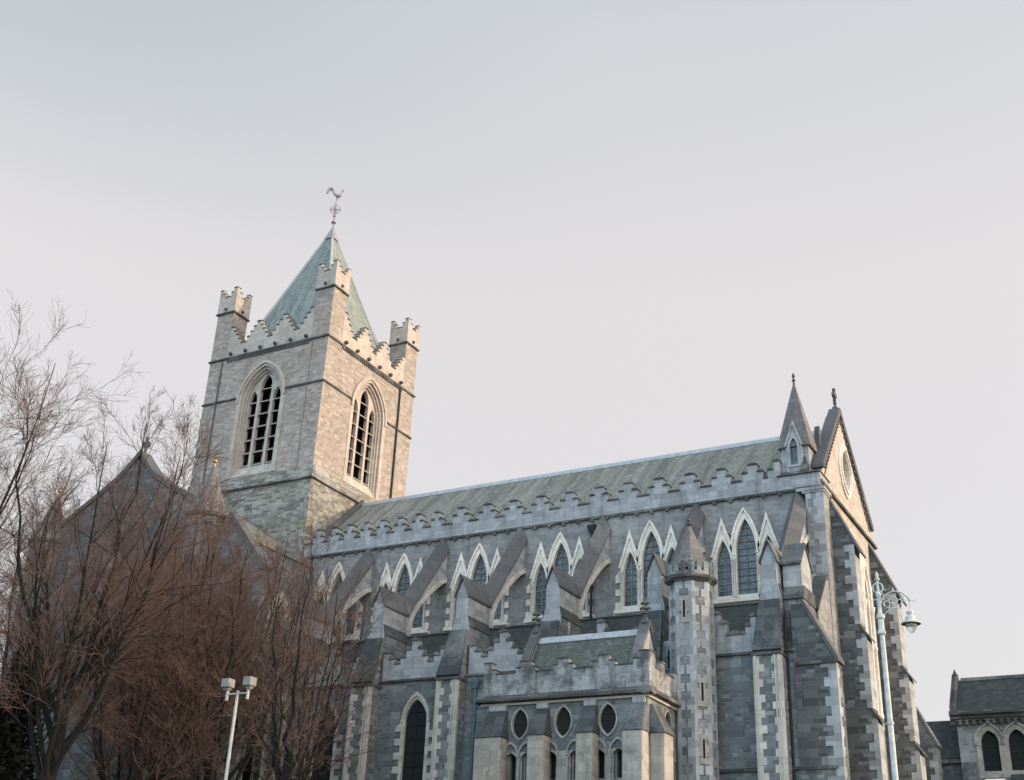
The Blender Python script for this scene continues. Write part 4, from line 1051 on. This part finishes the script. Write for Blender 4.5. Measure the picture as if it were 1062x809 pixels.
for c in VX + [None]:
    pl = 'Y' if c is not None else 'X'
    cc = c if c is not None else 40.75
    D = (lambda d: PY + d) if pl == 'Y' else (lambda d: PX1 - d)
    f = MB().prism(vesica(cc, 9.54, .37, .60), pl, D(-.05), D(.25), [vesica(cc, 9.54, .315, .52)])
    f = link('vesica_window', f, 'porch_pier', CA)
    link('pane', MB().prism(vesica(cc, 9.54, .335, .55), pl, D(.08), D(.11)), 'mesh', f)
    b = MB().prism([(cc - .007, 9.06), (cc + .007, 9.06), (cc + .007, 10.02), (cc - .007, 10.02)], pl, D(.061), D(.077))
    for z_ in (9.3, 9.54, 9.78):
        b.prism([(cc - .24, z_ - .007), (cc + .24, z_ - .007), (cc + .24, z_ + .007), (cc - .24, z_ + .007)], pl, D(.06), D(.078))
    link('glazing_bar', b, 'iron', f)
pc = MB().prism([(PY - .02, 10.30), (PY - .28, 10.34), (PY - .28, 10.44), (PY - .14, 10.56), (PY + .1, 10.56), (PY + .1, 10.30)], 'X', PX0 - .22, PX1 + .26)
pc.prism([(PX1 + .02, 10.301), (PX1 + .28, 10.341), (PX1 + .28, 10.441), (PX1 + .14, 10.559), (PX1 - .1, 10.559), (PX1 - .1, 10.301)], 'Y', PY - .26, 42.4)
link('cornice', pc, 'coping_dark', PW)
link('string_course', MB().box(PX0 - .08, PX1 + .06, PY - .09, PY - .001, 10.22, 10.298).box(PX1 + .001, PX1 + .09, PY - .08, 42.4, 10.22, 10.298), 'quoin_cream', PW)
# battlements of the porch
def pbat(u0, u1, cs):
    pts = [(u0, 11.78), (u0 + .34, 11.78), (u0 + .34, 11.52), (u0 + .50, 11.52), (u0 + .50, 11.36)]
    for c in cs:
        pts += [(c - .42, 11.36), (c - .42, 11.54), (c - .22, 11.54), (c - .22, 11.76), (c + .22, 11.76), (c + .22, 11.54), (c + .42, 11.54), (c + .42, 11.36)]
    pts += [(u1 - .62, 11.36), (u1 - .62, 11.55), (u1 - .40, 11.55), (u1 - .40, 11.80), (u1, 11.80)]
    return pts
PY2 = PY - .13
ptf = pbat(PX0 + .02, PX1 + .13, [-20.98, -19.45, -17.86])
pp = link('porch_parapet', MB().prism([(PX0 + .02, 10.56)] + ptf + [(PX1 + .13, 10.56)], 'Y', PY2, PY2 + .3), 'ashlar_stain', CA, bevel=0.02)
pts2 = [(PY2 + .301, 11.80), (PY2 + .55, 11.80), (PY2 + .55, 11.3), (40.0, 11.3), (40.0, 11.6), (40.35, 11.6), (40.35, 11.3), (41.2, 11.3), (41.2, 11.5), (42.6, 11.5)]
pq = link('porch_parapet', MB().prism([(PY2 + .301, 10.56)] + pts2 + [(42.6, 10.56)], 'X', PX1 - .17, PX1 + .13), 'ashlar_stain', CA, bevel=0.02)
for par, pts, pl, a, b in ((pp, ptf, 'Y', PY2, PY2 + .3), (pq, pts2, 'X', PX1 - .17, PX1 + .13)):
    q = MB(); cap_run(q, pts, a, b, .025, .05, pl)
    link('coping', q, 'coping_dark' if pl == 'Y' else 'coping', par)
PRY = 40.75
pr_ = link('porch_roof', MB().prism([(39.72, 11.2), (PRY, 13.0), (41.8, 11.2), (41.8, 11.0), (39.72, 11.0)], 'X', PX0 + 1.31, PX1 - .93), 'slate_porch', CA)
link('ridge_roll', MB().prism([(PRY - .13, 12.84), (PRY - .115, 12.9), (PRY - .05, 13.03), (PRY, 13.1), (PRY + .05, 13.03), (PRY + .115, 12.9), (PRY + .13, 12.84)], 'X', PX0 + 1.32, PX1 - .94), 'lead', pr_)
for xa, xb in ((PX0 + 1.04, PX0 + 1.30), (PX1 - .92, PX1 - .66)):
    g_ = link('porch_gable', MB().prism([(39.3, 10.6), (42.2, 10.6), (42.2, 10.8), (PRY, 13.2), (39.3, 10.8)], 'X', xa, xb), 'ashlar', CA)
    link('coping', MB().prism([(39.35, 10.95), (39.33, 11.08), (PRY, 13.42), (42.17, 11.08), (42.15, 10.95), (PRY, 13.22)], 'X', xa - .07, xb + .07), 'coping', g_)
    xm = (xa + xb) / 2
    fx = MB().hull(sq(xm, PRY, .13, .13, 13.3), sq(xm, PRY, .08, .08, 13.5))
    fx.lathe(xm, PRY, [(.05, 13.48), (.05, 13.62), (.12, 13.66), (.05, 13.72), (.05, 14.15), (.03, 14.28)], 8)
    for zz, ln in ((13.85, .17), (14.05, .12)):
        for a in (0, math.pi / 2):
            fx.tube([(xm - ln * math.cos(a), PRY - ln * math.sin(a), zz), (xm + ln * math.cos(a), PRY + ln * math.sin(a), zz)], .045, 6)
            for s in (-1, 1): fx.ball((xm + s * ln * math.cos(a), PRY + s * ln * math.sin(a), zz), .065, 6)
    link('cross_finial', fx, 'coping', g_)
# porch piers with sloped tops
def porch_pier(a, b, ta, tb_):
    p = link('porch_pier', MB().box(a, b, 38.4, PY - .021, 0, 9.03), 'porch_pier', CA, bevel=0.03)
    w = MB().hull([(a - .03, 38.36, 9.03), (b + .03, 38.36, 9.03), (b + .03, PY - .002, 9.03), (a - .03, PY - .002, 9.03)], [(ta, 38.88, 10.02), (tb_, 38.88, 10.02), (tb_, PY - .003, 10.02), (ta, PY - .003, 10.02)])
    link('weathering', w, 'weather', p)
    link('top_block', MB().box(ta + .02, tb_ - .02, 38.86, PY - .003, 10.02, 10.22), 'ashlar', p)
porch_pier(-22.72, -21.66, -22.45, -21.72)
porch_pier(-20.57, -19.93, -20.50, -20.02)
porch_pier(-18.68, -18.06, -18.63, -18.13)
porch_pier(-16.95, -16.20, -16.78, -16.28)
sp2 = link('porch_pier', MB().box(PX1 + .001, PX1 + .55, 39.15, 39.95, 0, 9.03), 'porch_pier', CA, bevel=0.03)
link('weathering', MB().hull([(PX1 + .001, 39.11, 9.03), (PX1 + .6, 39.11, 9.03), (PX1 + .6, 39.99, 9.03), (PX1 + .001, 39.99, 9.03)], [(PX1 + .001, 39.2, 10.02), (PX1 + .1, 39.2, 10.02), (PX1 + .1, 39.9, 10.02), (PX1 + .001, 39.9, 10.02)]), 'weather', sp2)

# ---- downpipes on the nave side
def pipe(x, y, z1, mat='pipe'):
    d = MB().tube([(x, y, 0), (x, y, z1 - .25)], .07, 8)
    z = 1.0
    while z < z1 - .4: d.lathe(x, y, [(.085, z), (.085, z + .1)], 8); z += 1.8
    d.hull(sq(x, y, .1, .1, z1 - .35), sq(x, y, .2, .14, z1 - .05)).box(x - .2, x + .2, y - .14, y + .14, z1 - .05, z1 + .05)
    link('downpipe', d, mat, CA)
pipe(-25.45, YA - .12, 12.2)
pipe(-13.62, YA - .12, 12.15)
link('downpipe', MB().tube([(-12.42, YA - .05, 0), (-12.42, YA - .05, 13.9)], .05, 8), 'iron', CA)
pipe(-22.62, YC - .14, 20.1, 'iron')

# ------------------------------------------------------------------ the hall beyond the west front
H0 = (-10.5, 66.0, -0.1)
HL = thing('stone_hall', H0, 'smaller grey stone hall with a steep dark roof and pointed windows, beyond the cathedral', 'hall')
HY = 66.0
HW = [-9.02, -7.72, -6.42, -5.12, -3.82, -2.5, -1.2]
hwm = MB().prism([(-10.5, 0), (0.5, 0), (0.5, 13.75), (-10.5, 13.75)], 'Y', HY, HY + .6, [arch(c, .5, 11.0, 12.85, 13.55) for c in HW])
hwm.box(-10.5, -9.9, HY + .601, 69.2, 0, 14.2)
HWL = link('wall', hwm, 'clere', HL)
link('cornice', MB().prism([(HY + .1, 13.75), (HY - .1, 13.75), (HY - .1, 13.95), (HY - .22, 14.0), (HY - .22, 14.14), (HY - .36, 14.2), (HY - .36, 14.38), (HY + .1, 14.38)], 'X', -10.78, .5), 'coping_dark', HWL)
cb = MB().prism(toothed(-10.5, .4, 13.948, 13.90, 13.70, .15, .33), 'Y', HY - .21, HY - .105)
link('corbel', cb, 'coping_dark', HWL)
link('roof', MB().prism([(HY - .3, 14.385), (67.6, 16.33), (69.4, 14.385)], 'X', -10.38, .5), 'slate_hall', HL)
link('ridge_tile', MB().prism([(67.48, 16.25), (67.6, 16.45), (67.72, 16.25)], 'X', -10.3, .5), 'weather', HL)
hc = MB().prism([(HY - .34, 14.39), (HY - .34, 14.62), (67.6, 16.66), (69.4, 14.6), (69.4, 14.39)], 'X', -10.72, -10.4)
for i in range(13):
    t = (i + .5) / 13
    y = HY - .34 + 1.94 * t; z = 14.62 + 2.04 * t
    hc.add([(-10.64, y - .06, z - .08), (-10.48, y - .06, z - .08), (-10.48, y + .05, z + .05), (-10.64, y + .05, z + .05), (-10.56, y - .10, z + .10)], [(0, 1, 2, 3), (0, 1, 4), (1, 2, 4), (2, 3, 4), (3, 0, 4)])
hc.cone(sq(-10.56, 67.6, .12, .12, 16.6), (-10.56, 67.6, 16.95))
link('gable_coping', hc, 'coping_dark', HL)
wnd = MB().prism(arch(0, .66, 11.1, 12.85, 13.74, 7), 'Y', -.04, .3, [arch(0, .42, 11.42, 12.8, 13.40, 7)])
wnd.prism(arch(0, .72, 12.7, 12.85, 13.80, 7) + list(reversed(arch(0, .62, 12.7, 12.85, 13.68, 7))), 'Y', -.10, -.041)
wnd = link('window', wnd, 'porch_pier', HL, (HW[0], HY, 0))
link('pane', MB().prism(arch(0, .44, 11.4, 12.8, 13.43, 7), 'Y', .18, .21), 'mesh', wnd, (HW[0], HY, 0))
b = MB()
for z in (11.7, 12.0, 12.3, 12.6, 12.9): b.box(-.41, .41, .155, .175, z, z + .02)
b.box(-.012, .012, .154, .174, 11.42, 13.3)
link('glazing_bar', b, 'iron', wnd, (HW[0], HY, 0))
for c in HW[1:]: copy_part(wnd, HL, (c - H0[0], HY - H0[1], -H0[2]))
for a, b_ in zip(HW, HW[1:]):
    link('roundel', MB().prism(circle((a + b_) / 2, 13.5, .15), 'Y', HY - .03, HY + .02, [circle((a + b_) / 2, 13.5, .09)]), 'coping_dark', HL)
lean = MB().prism([(HY - .9, 10.55), (HY - .9, 10.7), (HY - .02, 11.25), (HY - .02, 10.55)], 'X', -8.2, .5)
link('lean_to_roof', lean, 'slate_hall', HL)
link('lean_to_wall', MB().box(-8.1, .5, HY - .8, HY - .01, 0, 10.54), 'rubble_dark', HL)
link('wing_wall', MB().box(-13.5, -10.51, 66.6, 70.4, 0, 12.1), 'rubble_dark', HL)
link('wing_cornice', MB().box(-13.6, -10.52, 66.45, 66.6, 11.95, 12.18), 'coping_dark', HL)
link('wing_roof', MB().prism([(66.4, 12.19), (68.5, 14.45), (70.6, 12.19)], 'X', -13.6, -10.53), 'slate_hall', HL)
link('chimney_block', MB().box(-10.4, -9.75, 65.4, 65.99, 0, 11.8), 'rubble_dark', HL)

# ------------------------------------------------------------------ ornate street lamp
LX_, LY_ = -6.28, 30.0
L0 = thing('street_lamp', (LX_, LY_, 0), 'tall white ornate street lamp with a scrolled bracket and one hanging bowl', 'street lamp')
pm = MB().lathe(LX_, LY_, [(.20, 0), (.20, .25), (.16, .32), (.16, 1.2), (.18, 1.25), (.11, 1.4), (.085, 2.2), (.075, 5.0), (.065, 8.0), (.06, 9.35), (.10, 9.38), (.10, 9.44), (.075, 9.48), (.075, 9.74), (.105, 9.77), (.105, 9.85), (.05, 9.92), (.048, 10.32), (.07, 10.35), (.07, 10.4), (.035, 10.44), (.03, 10.72), (.06, 10.75), (.06, 10.79), (.028, 10.82), (.045, 10.87), (.015, 10.97)], 14)
for z in (7.2, 5.6, 3.5): pm.lathe(LX_, LY_, [(.085, z), (.09, z + .03), (.085, z + .06)], 14)
link('post', pm, 'white_paint', L0, (LX_, LY_, 0) and (0, 0, 0), smooth=True)
bk = MB()
q = lambda u, z: (LX_ + u, LY_, z)
arc = []
for i in range(15):
    t = math.pi * (1.0 - i / 14 * .92); arc.append(q(.38 + .37 * math.cos(t), 10.02 + .40 * math.sin(t) + (.0 if i > 7 else .0)))
bk.tube([q(.03, 9.86)] + arc, .022, 6)
bk.tube([q(.05, 9.80), q(.18, 9.93), q(.34, 10.0), q(.5, 10.0)], .018, 6)
def curl(cx, cz, r, a0, a1, n=14, shrink=.45):
    pts = []
    for i in range(n + 1):
        t = a0 + (a1 - a0) * i / n; k = r * (1 - shrink * i / n)
        pts.append(q(cx + k * math.cos(t), cz + k * math.sin(t)))
    return pts
bk.tube(curl(.17, 10.12, .10, -1.5, 4.4), .016, 5)
bk.tube(curl(.36, 10.18, .12, 3.6, -2.6), .016, 5)
bk.tube(curl(.30, 10.06, .09, 2.2, -3.6), .014, 5)
bk.tube(curl(.48, 10.15, .08, -2.0, 3.6), .014, 5)
bk.tube(curl(.58, 10.20, .07, 1.0, 6.2), .012, 5)
bk.tube(curl(0, 10.55, .125, 0, 2 * math.pi, 18, 0), .018, 6)
bk.tube([q(-.14, 10.25), q(-.08, 10.25), q(.08, 10.25), q(.14, 10.25)], .02, 6)
bk.tube([q(.36, 10.41), q(.36, 10.52)], [.03, .008], 6)
bk.tube([q(.15, 10.32), q(.08, 10.42), q(.12, 10.5), q(.19, 10.46)], .012, 5)
bk.tube([q(.60, 10.31), q(.70, 10.26), q(.76, 10.16), q(.84, 10.12), q(.88, 10.16)], .010, 5)
bk.tube([q(.73, 10.14), q(.72, 9.84)], .013, 6)
link('bracket', bk, 'white_paint', L0, smooth=True)
hx = LX_ + .715
link('lamp_shade', MB().lathe(hx, LY_, [(.03, 9.90), (.09, 9.88), (.09, 9.84), (.06, 9.80), (.12, 9.74), (.13, 9.66), (.235, 9.60), (.235, 9.57)], 20), 'white_paint', L0, smooth=True)
link('reflector', MB().lathe(hx, LY_, [(.232, 9.568), (.20, 9.56), (.14, 9.562)], 20), 'dark_paint', L0)
link('lamp_bowl', MB().lathe(hx, LY_, [(.135, 9.56), (.13, 9.5), (.10, 9.43), (.05, 9.37), (.01, 9.35)], 16), 'bowl', L0, smooth=True)

M['pole_paint'] = plain('dull pale galvanised pole', (.46, .47, .46), 0.6, col2=(.33, .34, .34), scale=5)
# ------------------------------------------------------------------ twin floodlight column
FX, FY = -21.3, 24.0
FL = thing('floodlight_post', (FX, FY, 0), 'slim pale column with two boxy floodlights on a crossbar, among the bare trees', 'floodlight')
link('post', MB().lathe(FX, FY, [(.11, 0), (.11, 1.2), (.05, 1.25), (.04, 7.2), (.034, 7.72), (.04, 7.73)], 12), 'pole_paint', FL, smooth=True)
link('crossbar', MB().tube([(FX - .36, FY, 7.66), (FX + .36, FY, 7.66)], .022, 8).tube([(FX - .34, FY, 7.50), (FX - .34, FY, 7.74)], .038, 8).tube([(FX + .34, FY, 7.50), (FX + .34, FY, 7.74)], .038, 8), 'pole_paint', FL, smooth=True)
for s in (-1, 1):
    x = FX + s * .36
    hdm = MB().box(x - .125, x + .125, FY - .13, FY + .12, 7.83, 8.05).hull(sq(x, FY, .05, .05, 7.74), sq(x, FY, .10, .10, 7.829))
    hh = link('floodlight_head', hdm, 'grey_paint', FL, bevel=.01)
    link('lens', MB().box(x - .10, x + .10, FY - .11, FY + .10, 7.818, 7.829), 'dark_paint', hh)

# ------------------------------------------------------------------ bare trees
def tubes_np(P, Rr, sides):
    """P: (N,K,3) centre lines, Rr: (N,K) radii"""
    N, K, _ = P.shape
    T = np.empty_like(P); T[:, 1:-1] = P[:, 2:] - P[:, :-2]; T[:, 0] = P[:, 1] - P[:, 0]; T[:, -1] = P[:, -1] - P[:, -2]
    T /= np.linalg.norm(T, axis=2, keepdims=True) + 1e-9
    ref = np.where(np.abs(T[:, :1, 2:3]) > .9, np.array([[[1., 0, 0]]]), np.array([[[0, 0, 1.]]]))
    A = np.cross(T, np.broadcast_to(ref, T.shape)); A /= np.linalg.norm(A, axis=2, keepdims=True) + 1e-9
    B = np.cross(T, A)
    th = 2 * np.pi * np.arange(sides) / sides
    V = P[:, :, None, :] + Rr[:, :, None, None] * (A[:, :, None, :] * np.cos(th)[None, None, :, None] + B[:, :, None, :] * np.sin(th)[None, None, :, None])
    idx = np.arange(N * K * sides).reshape(N, K, sides)
    a = idx[:, :-1]; b = idx[:, 1:]
    F = np.stack([a, np.roll(a, -1, 2), np.roll(b, -1, 2), b], axis=-1).reshape(-1, 4)
    return V.reshape(-1, 3), F
def np_mesh(name, parts, mat, parent, at, smooth=True):
    vs, fs, o = [], [], 0
    for V, F in parts:
        vs.append(V); fs.append(F + o); o += len(V)
    V = np.concatenate(vs).astype(np.float32); F = np.concatenate(fs).astype(np.int32)
    me = bpy.data.meshes.new(name)
    n = F.shape[1]
    me.vertices.add(len(V)); me.vertices.foreach_set('co', V.ravel())
    me.loops.add(F.size); me.loops.foreach_set('vertex_index', F.ravel())
    me.polygons.add(len(F)); me.polygons.foreach_set('loop_start', np.arange(0, F.size, n, dtype=np.int32))
    if smooth: me.polygons.foreach_set('use_smooth', np.ones(len(F), dtype=bool))
    me.update(calc_edges=True)
    me.materials.append(M[mat])
    ob = bpy.data.objects.new(name, me); COL.objects.link(ob)
    ORG[ob.name] = Vector(at)
    ob.parent = parent; ob.location = Vector(at) - ORG[parent.name]
    return ob
def unit(v): return v / (np.linalg.norm(v, axis=-1, keepdims=True) + 1e-9)
def sprout(rng, P, Rr, n, t0, t1, len_f, tilt, up, K, rf, rtip, wander, bias=None):
    """children on every parent line: P (N,K,3) -> (N*n, K2, 3)"""
    N, Kp, _ = P.shape
    t = np.sort(rng.uniform(t0, t1, (N, n)), axis=1) * (Kp - 1)
    i = np.minimum(t.astype(int), Kp - 2); f = (t - i)[..., None]
    ar = np.arange(N)[:, None]
    p0 = P[ar, i] * (1 - f) + P[ar, i + 1] * f
    d = unit(P[ar, i + 1] - P[ar, i])
    r0 = Rr[ar, i] * (1 - f[..., 0]) + Rr[ar, i + 1] * f[..., 0]
    plen = np.linalg.norm(P[:, 1:] - P[:, :-1], axis=2).sum(1)[:, None]
    L = plen * len_f * (1.08 - .55 * t / (Kp - 1)) * rng.uniform(.65, 1.25, (N, n))
    rnd = rng.normal(size=(N, n, 3)); rnd -= d * (rnd * d).sum(-1, keepdims=True); rnd = unit(rnd)
    an = np.radians(rng.uniform(tilt[0], tilt[1], (N, n)))[..., None]
    dd = unit(d * np.cos(an) + rnd * np.sin(an))
    pts = [p0]; cur = p0
    for k in range(K):
        dd = unit(dd + np.array([0, 0, up]) + rng.normal(size=dd.shape) * wander)
        cur = cur + dd * (L / K)[..., None]; pts.append(cur)
    Q = np.stack(pts, axis=2).reshape(N * n, K + 1, 3)
    rs = np.maximum(r0 * rf, rtip * 1.3).reshape(-1, 1); w = np.linspace(0, 1, K + 1)[None]
    return Q, rs * (1 - w) + rtip * w
def bare_tree(name, base, H, fork, spread, seed, label, lean=(0, 0), nl=7, r=.26, dens=1.0, twig=.0042):
    rng = np.random.default_rng(seed)
    bx_, by_ = base
    root = thing(name, (bx_, by_, -0.1), label, 'tree', 'bare winter trees in front of the cathedral')
    K = 8
    zz = np.linspace(-.05, fork * 1.25, K)
    tr = np.stack([bx_ + lean[0] * (zz / H) + .05 * np.sin(zz * 1.3 + seed), by_ + lean[1] * (zz / H) + .05 * np.cos(zz * 1.1 + seed), zz], 1)[None]
    trr = (r * (1.25 - .55 * np.linspace(0, 1, K)))[None]; trr[0, 0] *= 1.35
    limbs = []; lr = []
    for k in range(nl):
        a = 2 * math.pi * (k + rng.uniform(-.25, .25)) / nl + seed
        t = rng.uniform(.48, 1.0) * (K - 1); i = min(int(t), K - 2); p = tr[0, i] * (1 - (t - i)) + tr[0, i + 1] * (t - i)
        tl = math.radians(rng.uniform(24, 52)); Lh = (H - p[2]) * rng.uniform(.58, .80)
        d = np.array([math.cos(a) * math.sin(tl), math.sin(a) * math.sin(tl), math.cos(tl)])
        end_r = spread * rng.uniform(.55, 1.0)
        pts = [p]; n = 9
        for s in range(n):
            u = (s + 1) / n
            rad = end_r * (1 - (1 - u) ** 1.7)
            pts.append(np.array([p[0] + math.cos(a) * rad + lean[0] * .5 * u, p[1] + math.sin(a) * rad + lean[1] * .5 * u, p[2] + Lh * u ** 1.12]) + rng.normal(size=3) * .07)
        limbs.append(pts); w = np.linspace(0, 1, n + 1); lr.append(r * rng.uniform(.24, .38) * (1 - w) ** 1.0 + .012)
    Lm = np.array(limbs); Lr = np.array(lr)
    n2 = int(15 * dens); n3 = int(9 * dens); n4 = int(6 * dens)
    P2, R2 = sprout(rng, Lm, Lr, n2, .12, .98, .36, (20, 55), .05, 7, .40, .006, .14)
    P3, R3 = sprout(rng, P2, R2, n3, .12, 1.0, .50, (20, 58), .05, 5, .4, .0036, .15)
    P4, R4 = sprout(rng, P3, R3, n4, .08, 1.0, .60, (18, 58), .05, 3, .5, twig * .8, .12)
    P5, R5 = sprout(rng, P2, R2, 6, .3, 1.0, .30, (20, 50), .05, 3, .4, twig, .08)
    np_mesh('trunk', [tubes_np(tr, trr, 12), tubes_np(Lm, Lr, 8)], 'bark', root, (0, 0, 0))
    np_mesh('bough', [tubes_np(P2, R2, 5)], 'bark', root, (0, 0, 0))
    np_mesh('crown', [tubes_np(P3, R3, 4), tubes_np(P4, R4, 3), tubes_np(P5, R5, 3)], 'twig', root, (0, 0, 0))
    return root
bare_tree('bare_tree', (-39.3, 24.5), 25.5, 6.5, 5.0, 3, 'tall bare tree whose crown leans in over the left edge', (.9, 0), 12, .34, 1.1, .005)
bare_tree('bare_tree', (-31.3, 27.0), 20.5, 6.8, 3.4, 11, 'big dark bare tree with a stout forked trunk, left of the gable cross', (.6, 0), 11, .30, 1.2)
bare_tree('bare_tree', (-31.9, 31.2), 17.6, 6.0, 2.7, 5, 'slender bare tree with twin stems in front of the transept', (0, 0), 9, .20, 1.15)
bare_tree('bare_tree', (-30.2, 33.4), 20.2, 6.4, 3.3, 8, 'reddish bare tree right behind the twin floodlight column', (-.4, 0), 11, .24, 1.25)
bare_tree('bare_tree', (-24.9, 30.3), 14.6, 5.8, 1.8, 21, 'small bare tree, rightmost in the row, before the aisle windows', (1.0, 0), 7, .19, .72)
bare_tree('bare_tree', (-35.6, 36.3), 21.2, 6.4, 3.2, 13, 'bare tree close against the transept front', (0, 0), 12, .24, 1.35)
bare_tree('bare_tree', (-42.4, 34.5), 22.5, 8.0, 3.6, 17, 'bare tree beyond the left edge of the transept', (0, 0), 9, .26)
bare_tree('bare_tree', (-29.6, 37.2), 18.2, 6.4, 2.4, 29, 'bare tree nearest the nave wall, in front of the first flying buttress', (0, 0), 8, .2, .8)

# dark evergreen at the left edge
ev = thing('evergreen_tree', (-35.6, 29.0, -0.1), 'dark conical evergreen at the lower left edge', 'tree')
link('trunk', MB().lathe(-35.6, 29.0, [(.25, -.05), (.2, 4), (.12, 9), (.03, 12.4)], 10), 'bark', ev, smooth=True)
rng = np.random.default_rng(4)
n = 16000
t = rng.uniform(0, 1, n) ** .7; z = 12.6 - 11.4 * t
a = rng.uniform(0, 2 * np.pi, n)
lob = 1 + .22 * np.sin(a * 5 + z * 2.1) + .16 * np.sin(a * 9 - z * 3.3)
rad = (.06 + 1.75 * t) * lob * rng.uniform(.35, 1.0, n) ** .4
c = np.stack([-35.6 + rad * np.cos(a), 29.0 + rad * np.sin(a), z], 1)
d1 = unit(rng.normal(size=(n, 3)) + np.stack([np.cos(a), np.sin(a), -.2 + 0 * a], 1)); d2 = unit(np.cross(d1, rng.normal(size=(n, 3))))
s = rng.uniform(.08, .2, n)[:, None]
V = np.stack([c - d2 * s * .35, c + d1 * s, c + d2 * s * .35, c - d1 * s * .3], 1).reshape(-1, 3)
np_mesh('crown', [(V, np.arange(4 * n).reshape(-1, 4))], 'needle', ev, (0, 0, 0), smooth=False)
